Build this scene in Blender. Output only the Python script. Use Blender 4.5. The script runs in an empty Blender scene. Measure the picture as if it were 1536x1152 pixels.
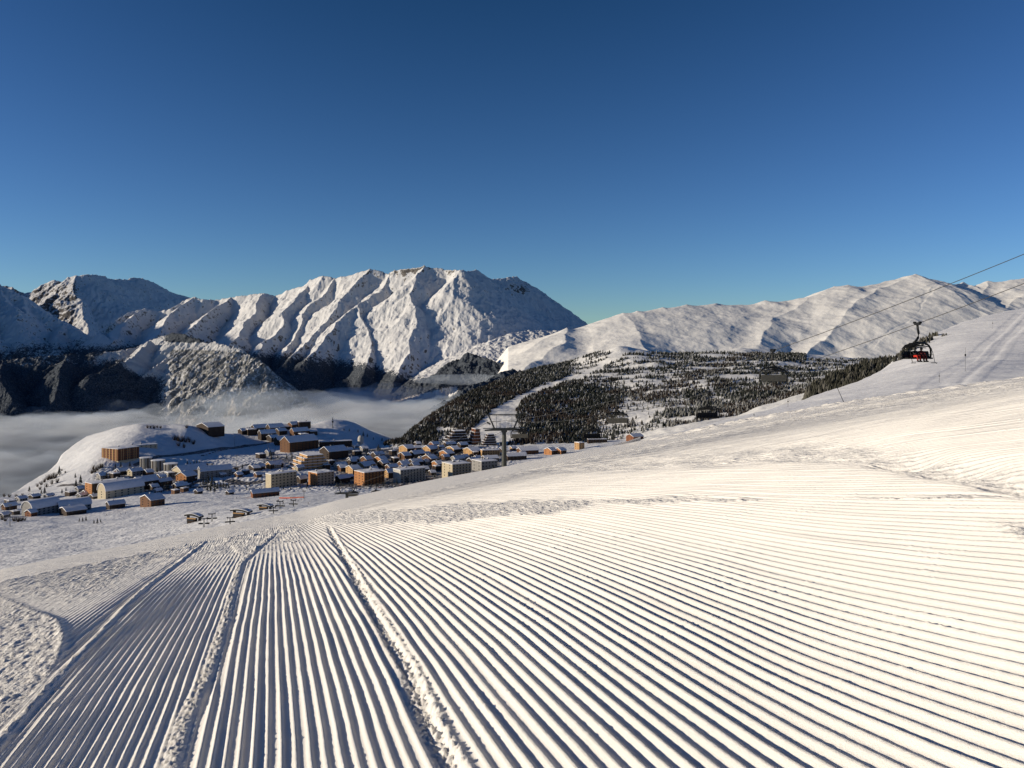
import bpy, bmesh, math, random
import numpy as np
from mathutils import Vector, Matrix
R=math.radians
FP=1205.0; CX=768.0; HZ=520.0          # focal length, principal column and horizon row of the 1536x1152 photograph
sc=bpy.context.scene
col=sc.collection
rng=np.random.default_rng(7)
random.seed(11)
SUN_AZ=R(-98); SUN_EL=R(12.5)          # azimuth from +Y (negative = left)

# ------------------------------------------------------------------ noise
_P=rng.permutation(512).astype(np.int64); _P=np.concatenate([_P,_P,_P])
_G=np.stack([np.cos(np.arange(512)*2.399963),np.sin(np.arange(512)*2.399963)],1)
def perlin(x,y,seed=0):
    xi=np.floor(x).astype(np.int64); yi=np.floor(y).astype(np.int64)
    xf=x-xi; yf=y-yi
    def g(ix,iy,fx,fy):
        h=_P[(_P[(ix+seed*17)&511]+iy)&511]
        gg=_G[h]; return gg[...,0]*fx+gg[...,1]*fy
    u=xf*xf*xf*(xf*(xf*6-15)+10); v=yf*yf*yf*(yf*(yf*6-15)+10)
    a=g(xi,yi,xf,yf); b=g(xi+1,yi,xf-1,yf); c=g(xi,yi+1,xf,yf-1); d=g(xi+1,yi+1,xf-1,yf-1)
    return ((a+(b-a)*u)*(1-v)+(c+(d-c)*u)*v)*1.5
def fbm(x,y,oct=4,seed=0,gain=.5,lac=2.03):
    s=0;a=1;t=0
    for i in range(oct):
        s=s+a*perlin(x,y,seed+i*3); t+=a; a*=gain; x=x*lac+13.7; y=y*lac-7.1
    return s/t
def ridged(x,y,oct=4,seed=0,gain=.55):
    s=0;a=1;t=0
    for i in range(oct):
        s=s+a*(1-2.2*np.abs(perlin(x,y,seed+i*3))); t+=a; a*=gain; x=x*2.07+5.1; y=y*2.07+9.3
    return s/t
def sstep(a,b,x):
    t=np.clip((x-a)/(b-a),0,1); return t*t*(3-2*t)

# ------------------------------------------------------------------ object helpers
def link(o): col.objects.link(o); return o
def tag(o,label=None,cat=None,group=None,kind=None):
    if label: o['label']=label
    if cat: o['category']=cat
    if group: o['group']=group
    if kind: o['kind']=kind
    return o
def empty(name,loc,rz=0,label=None,cat=None,group=None):
    o=bpy.data.objects.new(name,None); o.empty_display_size=.5; link(o)
    o.location=loc; o.rotation_euler=(0,0,rz)
    return tag(o,label,cat,group)
def np_mesh(name,V,F,mats=(),attrs=None,smooth=True):
    me=bpy.data.meshes.new(name)
    V=np.asarray(V,np.float32); F=np.asarray(F,np.int32)
    n=F.shape[1]
    me.vertices.add(len(V)); me.vertices.foreach_set('co',V.ravel())
    me.loops.add(F.size); me.loops.foreach_set('vertex_index',F.ravel())
    me.polygons.add(len(F)); me.polygons.foreach_set('loop_start',np.arange(0,F.size,n,dtype=np.int32))
    me.update(calc_edges=True)
    me.polygons.foreach_set('use_smooth',np.full(len(F),smooth,bool))
    for k,a in (attrs or {}).items():
        a=np.asarray(a,np.float32)
        if a.ndim==1:
            at=me.attributes.new(k,'FLOAT','POINT'); at.data.foreach_set('value',a)
        else:
            at=me.attributes.new(k,'FLOAT_COLOR','POINT')
            c=np.ones((len(a),4),np.float32); c[:,:3]=a; at.data.foreach_set('color',c.ravel())
    for m in mats: me.materials.append(m)
    return me
def mobj(name,me,parent=None,**k):
    o=bpy.data.objects.new(name,me); link(o)
    if parent: o.parent=parent
    return tag(o,**k)
def grid_faces(nr,nc):
    i=np.arange(nr-1)[:,None]*nc+np.arange(nc-1)[None,:]
    return np.stack([i,i+1,i+nc+1,i+nc],-1).reshape(-1,4)
class MB:
    """collects simple shapes into one mesh"""
    def __init__(s): s.v=[]; s.f=[]
    def add(s,vs,fs):
        b=len(s.v); s.v+=[tuple(p) for p in vs]; s.f+=[tuple(b+i for i in f) for f in fs]; return s
    def box(s,x0,x1,y0,y1,z0,z1):
        return s.add([(x0,y0,z0),(x1,y0,z0),(x1,y1,z0),(x0,y1,z0),(x0,y0,z1),(x1,y0,z1),(x1,y1,z1),(x0,y1,z1)],
          [(3,2,1,0),(4,5,6,7),(0,1,5,4),(1,2,6,5),(2,3,7,6),(3,0,4,7)])
    def tube(s,pts,r,n=8,cap=True):
        pts=[Vector(p) for p in pts]; rr=r if isinstance(r,(list,tuple)) else [r]*len(pts)
        rings=[]
        for i,p in enumerate(pts):
            d=(pts[min(i+1,len(pts)-1)]-pts[max(i-1,0)]).normalized()
            a=d.cross(Vector((0,0,1)) if abs(d.z)<.95 else Vector((1,0,0))).normalized(); b=d.cross(a)
            rings.append([p+(a*math.cos(2*math.pi*k/n)+b*math.sin(2*math.pi*k/n))*rr[i] for k in range(n)])
        vs=[q for rg in rings for q in rg]; fs=[]
        for i in range(len(pts)-1):
            for k in range(n):
                fs.append((i*n+k,i*n+(k+1)%n,(i+1)*n+(k+1)%n,(i+1)*n+k))
        if cap: fs+= [tuple(range(n-1,-1,-1)),tuple((len(pts)-1)*n+k for k in range(n))]
        return s.add(vs,fs)
    def prism(s,prof,y0,y1):
        n=len(prof)
        vs=[(x,y0,z) for x,z in prof]+[(x,y1,z) for x,z in prof]
        fs=[tuple(range(n)),tuple(range(2*n-1,n-1,-1))]+[(k+n,(k+1)%n+n,(k+1)%n,k) for k in range(n)]
        return s.add(vs,fs)
    def prismx(s,prof,x0,x1):
        n=len(prof)
        vs=[(x0,y,z) for y,z in prof]+[(x1,y,z) for y,z in prof]
        fs=[tuple(range(n-1,-1,-1)),tuple(range(n,2*n))]+[(k,(k+1)%n,(k+1)%n+n,k+n) for k in range(n)]
        return s.add(vs,fs)
    def cone(s,c,r,h,n=7,z0=0,jit=0):
        cx,cy=c; vs=[]
        for k in range(n):
            q=r*(1+jit*random.uniform(-1,1)); a=2*math.pi*k/n
            vs.append((cx+q*math.cos(a),cy+q*math.sin(a),z0+jit*r*random.uniform(-.5,.2)))
        vs.append((cx,cy,z0+h))
        return s.add(vs,[(k,(k+1)%n,n) for k in range(n)]+[tuple(range(n-1,-1,-1))])
    def mesh(s,name,mat,smooth=False,bevel=0):
        me=bpy.data.meshes.new(name); me.from_pydata(s.v,[],s.f); me.materials.append(mat)
        bm=bmesh.new(); bm.from_mesh(me); bmesh.ops.recalc_face_normals(bm,faces=bm.faces)
        if bevel: bmesh.ops.bevel(bm,geom=bm.edges[:]+bm.verts[:],offset=bevel,segments=2,affect='EDGES',clamp_overlap=True)
        bm.to_mesh(me); bm.free()
        if smooth:
            for p in me.polygons: p.use_smooth=True
        return me
    def build(s,name,mat,parent=None,smooth=False,bevel=0,**k):
        return mobj(name,s.mesh(name,mat,smooth,bevel),parent,**k)

# ------------------------------------------------------------------ materials
def new_mat(name):
    m=bpy.data.materials.new(name); m.use_nodes=True; nt=m.node_tree
    for n in list(nt.nodes): nt.nodes.remove(n)
    return m,nt
def N(nt,t,**k):
    n=nt.nodes.new(t)
    for a,b in k.items():
        if a=='inp':
            for i,v in b.items(): n.inputs[i].default_value=v
        else: setattr(n,a,b)
    return n
def ramp(nt,fac,stops):
    r=N(nt,'ShaderNodeValToRGB'); e=r.color_ramp.elements
    while len(e)>len(stops): e.remove(e[-1])
    while len(e)<len(stops): e.new(.5)
    for i,(p,c) in enumerate(stops):
        e[i].position=p; e[i].color=(c,c,c,1) if isinstance(c,(int,float)) else (*c,1)
    nt.links.new(fac,r.inputs['Fac']); return r.outputs['Color']
def mixc(nt,f,a,b,mode='MIX'):
    m=N(nt,'ShaderNodeMix',data_type='RGBA',blend_type=mode)
    for sock,v in ((m.inputs[0],f),(m.inputs[6],a),(m.inputs[7],b)):
        if hasattr(v,'is_output'): nt.links.new(v,sock)
        elif isinstance(v,(int,float)): sock.default_value=v
        else: sock.default_value=(*v,1)
    return m.outputs[2]
def mth(nt,op,a,b=0.0,c=None,clamp=False):
    m=N(nt,'ShaderNodeMath',operation=op,use_clamp=clamp)
    for i,v in enumerate((a,b,c)):
        if v is None: continue
        if hasattr(v,'is_output'): nt.links.new(v,m.inputs[i])
        else: m.inputs[i].default_value=v
    return m.outputs[0]
def noise(nt,vec,scale,detail=4,rough=.55,dist=0):
    n=N(nt,'ShaderNodeTexNoise',inp={'Scale':scale,'Detail':detail,'Roughness':rough,'Distortion':dist})
    if vec is not None: nt.links.new(vec,n.inputs['Vector'])
    return n.outputs['Fac']
def pos(nt): return N(nt,'ShaderNodeNewGeometry').outputs['Position']
def attr(nt,name):
    a=N(nt,'ShaderNodeAttribute',attribute_name=name); return a.outputs['Fac']
def finish(nt,colr,rough=.9,bump=None,bstr=.5,bdist=1,spec=.2,metal=0,sss=None):
    b=N(nt,'ShaderNodeBsdfPrincipled'); o=N(nt,'ShaderNodeOutputMaterial')
    if hasattr(colr,'is_output'): nt.links.new(colr,b.inputs['Base Color'])
    else: b.inputs['Base Color'].default_value=(*colr,1)
    b.inputs['Roughness'].default_value=rough; b.inputs['Metallic'].default_value=metal
    b.inputs['Specular IOR Level'].default_value=spec
    if bump is not None:
        bp=N(nt,'ShaderNodeBump',inp={'Strength':bstr,'Distance':bdist}); nt.links.new(bump,bp.inputs['Height'])
        nt.links.new(bp.outputs['Normal'],b.inputs['Normal'])
    nt.links.new(b.outputs[0],o.inputs[0]); return b
def plain(name,c,rough=.7,var=.25,scale=1.5,metal=0,spec=.3):
    m,nt=new_mat(name); p=pos(nt)
    n=noise(nt,p,scale,4)
    f=mixc(nt,1.0,c,ramp(nt,n,[(.3,1-var),(.7,1+0*var)]),'MULTIPLY')
    finish(nt,f,rough,spec=spec,metal=metal); return m

def mat_mountain(name,snow=(.72,.72,.73),rockc=((.06,.056,.054),(.2,.185,.17)),scale=1.0,bd=14,forestc=((.03,.038,.05),(.12,.135,.16))):  # default forest tones lifted and blued: distance haze put into the colour
    m,nt=new_mat(name); p=pos(nt)
    n1=noise(nt,p,.022*scale,8,.68); n2=noise(nt,p,.08*scale,6,.65); n3=noise(nt,p,.004*scale,5,.5)
    mp=N(nt,'ShaderNodeMapping',inp={'Scale':(.03*scale,.03*scale,.006*scale)}); nt.links.new(p,mp.inputs[0])
    n4=noise(nt,mp.outputs[0],1.0,6,.65,.5)      # vertical streaks in the cliffs
    rk=mixc(nt,ramp(nt,n4,[(.38,0.0),(.62,1.0)]),rockc[0],rockc[1])
    sn=mixc(nt,ramp(nt,n3,[(.35,0.0),(.65,1.0)]),tuple(c*.93 for c in snow),snow)
    # rock shows where the attribute beats the noise
    t=mth(nt,'ADD',attr(nt,'rock'),mth(nt,'MULTIPLY',mth(nt,'SUBTRACT',mth(nt,'ADD',mth(nt,'MULTIPLY',n1,.6),mth(nt,'MULTIPLY',n4,.6)),.6),1.4))
    t=ramp(nt,t,[(.46,0.0),(.56,1.0)])
    c=mixc(nt,t,sn,rk)
    f=mth(nt,'ADD',attr(nt,'forest_shade'),mth(nt,'MULTIPLY',mth(nt,'SUBTRACT',mth(nt,'ADD',mth(nt,'MULTIPLY',n1,.5),mth(nt,'MULTIPLY',n2,.5)),.5),2.2))  # forest cover, plus the shadow painted onto the foot of the massif
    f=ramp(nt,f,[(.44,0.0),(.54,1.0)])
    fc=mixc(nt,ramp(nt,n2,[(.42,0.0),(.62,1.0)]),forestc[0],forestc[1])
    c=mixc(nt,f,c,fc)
    h=mth(nt,'ADD',n1,mth(nt,'MULTIPLY',n2,.35))
    finish(nt,c,.95,h,.7,bd*.5,spec=.05); return m

def mat_snow_near():
    m,nt=new_mat('groomed_snow'); p=pos(nt)
    n=noise(nt,p,60,5,.7); n2=noise(nt,p,.9,4,.55); n5=noise(nt,p,230,3,.7)
    c=mixc(nt,ramp(nt,n2,[(.35,0.0),(.65,1.0)]),(.85,.82,.775),(.91,.875,.825))
    c=mixc(nt,ramp(nt,n5,[(.3,.25),(.55,0.0)]),c,(.72,.73,.77))
    # groove relief continued as fine bump where the mesh gets coarse
    gs=attr(nt,'gs'); gw=attr(nt,'gfar')
    w=mth(nt,'SINE',mth(nt,'MULTIPLY',gs,2*math.pi/.0605))
    far=mth(nt,'MULTIPLY',w,mth(nt,'MULTIPLY',gw,.0075))
    h=mth(nt,'ADD',mth(nt,'MULTIPLY',mth(nt,'ADD',n,mth(nt,'MULTIPLY',n5,.5)),.0035),far)
    h=mth(nt,'ADD',h,mth(nt,'MULTIPLY',mth(nt,'MULTIPLY',noise(nt,p,9,5,.65),.05),attr(nt,'ruf')))
    b=finish(nt,c,.75,h,1.0,1.0,spec=.25)
    return m
def mat_snow_mid(name,c0=(.7,.71,.74),c1=(.8,.8,.82),s=.05,bd=1.2):
    m,nt=new_mat(name); p=pos(nt)
    n=noise(nt,p,s,7,.62); n2=noise(nt,p,s*6,6,.65)
    c=mixc(nt,ramp(nt,n,[(.35,0.0),(.65,1.0)]),c0,c1)
    road=attr(nt,'road')  # roads, plus the shaded village ground painted into the same mask
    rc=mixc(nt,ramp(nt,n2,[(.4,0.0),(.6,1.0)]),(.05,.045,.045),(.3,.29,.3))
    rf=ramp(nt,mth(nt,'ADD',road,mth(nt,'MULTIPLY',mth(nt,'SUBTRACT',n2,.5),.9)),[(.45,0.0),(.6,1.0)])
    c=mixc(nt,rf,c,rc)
    finish(nt,c,.9,mth(nt,'ADD',n,mth(nt,'MULTIPLY',n2,.4)),.8,bd,spec=.1); return m

M={}
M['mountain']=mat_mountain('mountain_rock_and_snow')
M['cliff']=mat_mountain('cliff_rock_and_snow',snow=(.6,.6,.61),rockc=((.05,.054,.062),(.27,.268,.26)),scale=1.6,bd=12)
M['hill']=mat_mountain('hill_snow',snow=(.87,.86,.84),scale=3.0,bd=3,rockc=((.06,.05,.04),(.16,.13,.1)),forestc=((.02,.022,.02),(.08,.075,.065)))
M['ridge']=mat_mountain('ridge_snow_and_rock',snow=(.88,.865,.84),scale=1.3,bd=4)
M['snow_near']=mat_snow_near()
M['snow_mid']=mat_snow_mid('village_snow',bd=2.2)
M['snow_piste']=mat_snow_mid('far_piste_snow',(.74,.74,.77),(.82,.82,.83),.08,.6)
M['roofsnow']=plain('roof_snow',(.84,.84,.87),.9,.12,.3)
M['wood']=plain('brown_wood_cladding',(.16,.075,.035),.8,.45,.8)
M['darkwood']=plain('dark_wood_cladding',(.055,.035,.025),.8,.5,.8)
M['ochre']=plain('ochre_render',(.46,.28,.13),.85,.2,.5)
M['orange']=plain('orange_render',(.42,.19,.075),.85,.25,.5)
M['cream']=plain('cream_render',(.5,.43,.31),.85,.18,.5)
M['white']=plain('white_render',(.5,.48,.44),.85,.18,.5)
M['grey']=plain('grey_concrete',(.3,.29,.28),.85,.3,.5)
M['redbrown']=plain('red_brown_cladding',(.22,.085,.04),.8,.35,.6)
M['glass']=plain('dark_window_glass',(.03,.035,.045),.2,.3,.4,spec=.5)
M['steel']=plain('galvanised_steel',(.07,.075,.07),.5,.3,3,metal=.3)
M['darksteel']=plain('dark_painted_steel',(.010,.011,.012),.5,.3,3)
M['black']=plain('black_padding',(.009,.009,.01),.6,.3,5)
M['khaki']=plain('khaki_back_panel',(.17,.155,.12),.8,.25,4)
M['cable']=plain('steel_cable',(.05,.05,.05),.6,.2,3)
M['red']=plain('red_ski_wear',(.62,.035,.02),.75,.25,9)
M['darkred']=plain('dark_red_ski_wear',(.12,.014,.014),.75,.25,9)
M['navy']=plain('navy_ski_wear',(.03,.04,.08),.75,.25,9)
M['netred']=plain('orange_safety_net',(.35,.08,.05),.7,.2,2)
M['bark']=plain('bark',(.06,.045,.035),.95,.3,3)
M['shrub']=plain('bare_brown_twigs',(.085,.06,.045),.95,.5,1.5)
M['yellow']=plain('yellow_padding',(.7,.5,.05),.7,.2,2)

def mat_tree():
    m,nt=new_mat('snow_dusted_conifer'); a=N(nt,'ShaderNodeAttribute',attribute_name='tint'); p=pos(nt)
    n=noise(nt,p,.7,5,.7)
    c=mixc(nt,1.0,a.outputs['Color'],ramp(nt,n,[(.3,.55),(.7,1.3)]),'MULTIPLY')
    g=N(nt,'ShaderNodeNewGeometry'); s=N(nt,'ShaderNodeSeparateXYZ'); nt.links.new(g.outputs['Normal'],s.inputs[0])
    up=ramp(nt,mth(nt,'ADD',mth(nt,'MULTIPLY',s.outputs['Z'],.6),mth(nt,'MULTIPLY',n,.8)),[(.70,0.0),(.86,.5)])
    c=mixc(nt,up,c,(.5,.52,.55))
    finish(nt,c,.95,spec=.05); return m
M['tree']=mat_tree()

# ------------------------------------------------------------------ world, sun, camera
w=bpy.data.worlds.new('World'); sc.world=w; w.use_nodes=True; nt=w.node_tree
for n in list(nt.nodes): nt.nodes.remove(n)
sky=N(nt,'ShaderNodeTexSky',sky_type='NISHITA',sun_disc=False,sun_elevation=SUN_EL,sun_rotation=SUN_AZ,altitude=2000,air_density=1.0,dust_density=.3,ozone_density=3.0)
bg=N(nt,'ShaderNodeBackground',inp={'Strength':.1}); wo=N(nt,'ShaderNodeOutputWorld')
gm=N(nt,'ShaderNodeGamma',inp={'Gamma':1.1})
hs=N(nt,'ShaderNodeHueSaturation',inp={'Hue':.508,'Saturation':1.05,'Value':1.12})
nt.links.new(sky.outputs[0],gm.inputs[0]); nt.links.new(gm.outputs[0],hs.inputs['Color']); 
va=N(nt,'ShaderNodeVectorMath',operation='MULTIPLY_ADD'); va.inputs[1].default_value=(.62*1.05,.62*1.25,.62*1.55); va.inputs[2].default_value=(-.20,-.35,-1.2)
vb=N(nt,'ShaderNodeVectorMath',operation='MAXIMUM'); vb.inputs[1].default_value=(.04,.15,.5)
vc=N(nt,'ShaderNodeVectorMath',operation='MINIMUM'); vc.inputs[1].default_value=(5,6,8)
nt.links.new(hs.outputs[0],va.inputs[0]); nt.links.new(va.outputs[0],vb.inputs[0]); nt.links.new(vb.outputs[0],vc.inputs[0]); nt.links.new(vc.outputs[0],bg.inputs[0]); nt.links.new(bg.outputs[0],wo.inputs[0])
SKY=(sky,gm,hs,bg)
sl=bpy.data.lights.new('sun','SUN'); sl.energy=5.0; sl.angle=R(.53); sl.color=(1,.87,.67)
so=bpy.data.objects.new('sun',sl); link(so)
sd=Vector((math.sin(SUN_AZ)*math.cos(SUN_EL),math.cos(SUN_AZ)*math.cos(SUN_EL),math.sin(SUN_EL)))
so.rotation_euler=sd.to_track_quat('Z','Y').to_euler(); so.location=sd*50
cam=bpy.data.cameras.new('camera'); cam.sensor_width=36; cam.lens=36*FP/1536; cam.shift_y=(HZ-576)/1536; cam.clip_end=60000; cam.clip_start=.1
co=bpy.data.objects.new('camera',cam); link(co); co.rotation_euler=(R(90),0,0); sc.camera=co
sc.view_settings.view_transform='Standard'; sc.view_settings.look='None'; sc.view_settings.exposure=0
sc.cycles.transparent_max_bounces=40; sc.cycles.max_bounces=6; sc.cycles.volume_bounces=2; sc.cycles.volume_step_rate=3; sc.cycles.volume_max_steps=96

# ------------------------------------------------------------------ near slope
H=1.45; BETA=.07
_sil=np.array([(-400,985),(-100,885),(0,852),(100,832),(200,814),(300,793),(350,783),(400,775),(450,765),(500,749),(550,738),(600,727),(650,717),(700,708),(750,699),(800,689),(850,679),(900,670),(1000,653),(1050,643),(1100,633),(1150,624),(1200,615),(1270,604),(1350,592),(1450,580),(1536,568),(1650,552),(1900,520)],float)
_A=np.array([(-700,-.30),(-300,-.22),(14,-.160),(214,-.131),(430,-.0996),(610,-.06),(790,-.0174),(944,.012),(1200,.061),(1400,.115),(1536,.155),(1800,.23),(2100,.31)],float)
_dx=np.linspace(-400,1900,461)
def _smooth(t,k):
    v=np.interp(_dx,t[:,0],t[:,1]); e=np.pad(v,k,mode='reflect',reflect_type='odd'); ker=np.hanning(2*k+1); ker/=ker.sum()
    return np.convolve(e,ker,'valid')
_SV=(HZ-_smooth(_sil,7))/FP; _AV=_smooth(_A,36)
def near_par(px):
    vs=np.interp(px,_dx,_SV); A=np.interp(px,_dx,_AV); g=A-vs
    gp=BETA*np.log(np.exp(g/BETA)-1); return vs,g,gp
def z_near(x,y):
    Y=np.maximum(y,.05); px=CX+FP*x/Y; pc=np.clip(px,-400,1900)
    vs,g,gp=near_par(pc)
    W=BETA*np.logaddexp(0,(H/Y-gp)/BETA)-BETA*np.log1p(np.exp(-gp/BETA))
    z=Y*(vs-W)+.27*(px-pc)/FP*Y+np.minimum(y-.05,0)*-.06
    z=z-np.maximum(Y-170,0)**2*.0012
    return z
def near_hit(px,py):
    vs,g,gp=near_par(np.asarray(px,float)); v=(HZ-py)/FP
    W=vs-v+BETA*np.log1p(np.exp(-gp/BETA)); X=BETA*np.log(np.exp(np.maximum(W,1e-4)/BETA)-1)
    Y=H/np.maximum(X+gp,H/150); return (px-CX)/FP*Y,Y
U0=(410-CX)/FP; TH=math.atan(U0); ct,st=math.cos(TH),math.sin(TH)    # groove heading (st<0: to the left)
LAM=.0605
TA=np.array([(493,788),(498,800),(526,850),(557,910),(583,955),(611,1000),(632,1050),(654,1100),(680,1152),(730,1250),(850,1500)],float)
TB=np.array([(425,780),(420,795),(397,815),(362,845),(351,880),(340,925),(326,970),(312,1012),(295,1045),(277,1085),(258,1152),(225,1250),(150,1500)],float)
TC=np.array([(350,783),(337,791),(311,812),(262,849),(225,877),(187,911),(150,952),(105,997),(41,1069),(0,1112),(-120,1230),(-400,1500)],float)
LUMP=np.array([(-300,880),(0,888),(50,903),(85,928),(97,955),(90,990),(60,1035),(0,1092),(-120,1200),(-400,1460)],float)
def near_detail(x,y,fine=True):
    """height added to the smooth slope, and helper attributes"""
    zb=z_near(x,y); Y=np.maximum(y,.3); px=CX+FP*x/Y; py=HZ-FP*zb/Y
    s=x*ct-y*st; t=x*st+y*ct       # across / along the grooves
    wob=fbm(t*.35,s*.25,3,5)*.013+fbm(t*1.7,s*.9,2,9)*.004
    sw=s+wob
    m=Y/FP
    # masks
    lo=np.interp(px,[300,362,400,440,470,700,770,850,930,1100,1300,1450,1536,1700],[770,838,822,797,788,787,777,769,762,757,755,760,775,800])
    up=np.interp(px,[300,400,460,520,600,700,800,900,1000,1100,1300,1536,1700],[700,740,764,768,764,756,750,748,745,747,748,746,748])
    jag=10*perlin(sw*1.9,t*.6,21)+6*perlin(sw*9,t*2,22)
    band=sstep(2,-5,py-lo-jag*.45)*sstep(-2,5,py-up+jag*.5)
    bandr=band*(1-sstep(800,960,px)*(1-sstep(-.15,.25,perlin(sw*2.6,t*.5,31)+.15)))
    c2=np.interp(px,[700,900,1000,1100,1222,1300,1370,1450,1536,1700],[712,698,690,681,674,678,690,706,722,760])
    h2=np.interp(px,[800,950,1200,1536],[4,10,17,20])
    b2=np.exp(-((py-c2)/h2)**2)*sstep(760,930,px)
    xl=np.interp(py,LUMP[:,1],LUMP[:,0]); dl=(px-xl)*m          # lumpy patch at the left
    xl2=np.interp(py,[840,880,888,930,955,990,1035,1092,1200,1460],[-900,-400,-20,88,97,90,60,0,-120,-400])
    dl=(px-xl2)*m; patch=sstep(.03,-.04,dl)*sstep(884,896,py-.06*np.clip(px,-99,200)*0)
    xc=np.interp(py,TC[::1,1],TC[:,0]); dc=(px-xc)*m
    xb=np.interp(py,TB[:,1],TB[:,0]); db=(px-xb)*m
    xa=np.interp(py,TA[:,1],TA[:,0]); da=(px-xa)*m
    ona=sstep(786,796,py); onb=sstep(790,812,py); onc=sstep(783,800,py)
    upl=sstep(-.05,-.9,dc)*sstep(940,865,py)*.9        # scuffed ground left of the berm, higher up
    tip=sstep(870,800,py-(450-px)*.12)*sstep(480,445,px)*.8*onc*np.clip(.6+perlin(s*2.2,t*1.1,34),.2,1)
    silband=sstep(900,1050,px)*sstep(52,20,py-(HZ-FP*np.interp(np.clip(px,-400,1900),_dx,_SV)))*sstep(20,40,Y)
    silmid=sstep(430,480,px)*sstep(26,8,py-(HZ-FP*np.interp(np.clip(px,-400,1900),_dx,_SV)))*sstep(8,16,Y)*.8
    corner=np.exp(-((px-1540)/45)**2-((py-795-(px-1500)*.3)/13)**2)
    trk=np.clip(np.exp(-((da-.012)/.062)**6)*ona+np.exp(-((db+.0)/.06)**4)*onb+np.exp(-(dc/.05)**2)*onc*.9,0,1)
    ruf=np.clip(np.maximum.reduce([bandr*.75,patch,upl,tip,b2*.55,silband,silmid,corner*.8]),0,1)
    # groove profile: rounded crest, narrower crests to the left
    ph=(sw/LAM)%1.0
    leftness=sstep(-.1,-1.2,db)+.0*px; leftness=np.maximum(leftness,.55*sstep(.4,-.2,da-.0))
    q=1.6+2.8*leftness
    cr=(.5+.5*np.cos(2*np.pi*(ph-.5)))**q
    amp=(.0212-.0045*leftness+.001*perlin(sw*3,t*.5,41))*(1-.35*leftness*0)
    amp=amp*np.where(px>900,1-.10*sstep(850,1300,px),1)
    g=amp*cr*(1-np.clip(ruf*1.25+trk,0,1))
    g=g*(1-.55*upl)*(1-.62*sstep(-.02,-.45,dc)*sstep(1000,900,py))*(1-.35*sstep(880,800,py)*leftness)
    gi=np.floor(sw/LAM); g=g*(1+.25*perlin(gi*7.31,t*.4,51)*1.4)
    g=g*(1-.5*sstep(7,15,Y))
    dz=g
    if fine:
        crumb=np.maximum(perlin(s*38,t*30,61),0)**1.5*.010*sstep(.3,.9,perlin(s*3.1,t*2.2,62)+.35*leftness+.25)*cr
        dz=dz+crumb*(1-ruf)
        dz=dz+.0012*perlin(s*60,t*26,63)
        rn=.55*np.abs(perlin(s*16,t*13,64))+.45*np.abs(perlin(s*34,t*29,65))+.35*perlin(s*6,t*5,66)
        dz=dz+ruf*.030*rn*np.where(patch>.3,.9,1.25)
        dz=dz+ruf*.02*np.maximum(perlin(s*9,t*7,67),0)
    # berm and rut profiles
    rn2=(np.abs(perlin(s*30,t*24,71))+.6*np.abs(perlin(s*62,t*50,72)))
    dz=dz+ona*(np.exp(-((da-.050)/.024)**2)*(.005+.017*rn2)-np.exp(-((da+.012)/.046)**4)*.020+np.exp(-((da+.008)/.055)**4)*(rn2-.35)*.036)*(1+.5*perlin(t*3,s*0,73))
    dz=dz+onb*(np.exp(-((db+.01)/.045)**4)*(.004+.026*rn2)-np.exp(-((db-.065)/.022)**2)*.012)
    dz=dz+onc*(np.exp(-((dc+.0)/.028)**2)*(.014+.024*rn2)-np.exp(-((dc-.06)/.03)**2)*.012-np.exp(-((dc+.09)/.04)**2)*.018)
    dz=dz+np.exp(-(dl/.05)**2)*.02*sstep(885,900,py)*sstep(1200,1000,py)
    # broad features
    far=sstep(10,25,Y)
    dz=dz-b2*.15*(.6+.4*perlin(s*.7,t*.3,81))+b2*.06*perlin(s*2.3,t*1.1,82)
    dz=dz+.02*fbm(s*.3,t*.2,3,83)*sstep(4,10,Y)
    dz=dz+silband*(.10*np.abs(perlin(s*1.1,t*.45,84))+.20*np.maximum(perlin(s*.6,t*.28,85),0)**1.3+.07*perlin(s*3,t*1.2,86))*sstep(25,70,Y)*2.0
    dz=dz+silmid*.05*np.abs(perlin(s*2,t*1,87))
    lw=sstep(10,22,Y)*sstep(470,430,px)
    dz=dz+lw*(.05*np.abs(perlin(s*1.5,t*.8,91))+.03*perlin(s*3.,t*1.5,92)+.02*np.abs(perlin(s*5,t*.7,93)))
    gf=far*(1-ruf)
    return zb+dz,s+wob,gf,ruf
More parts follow.
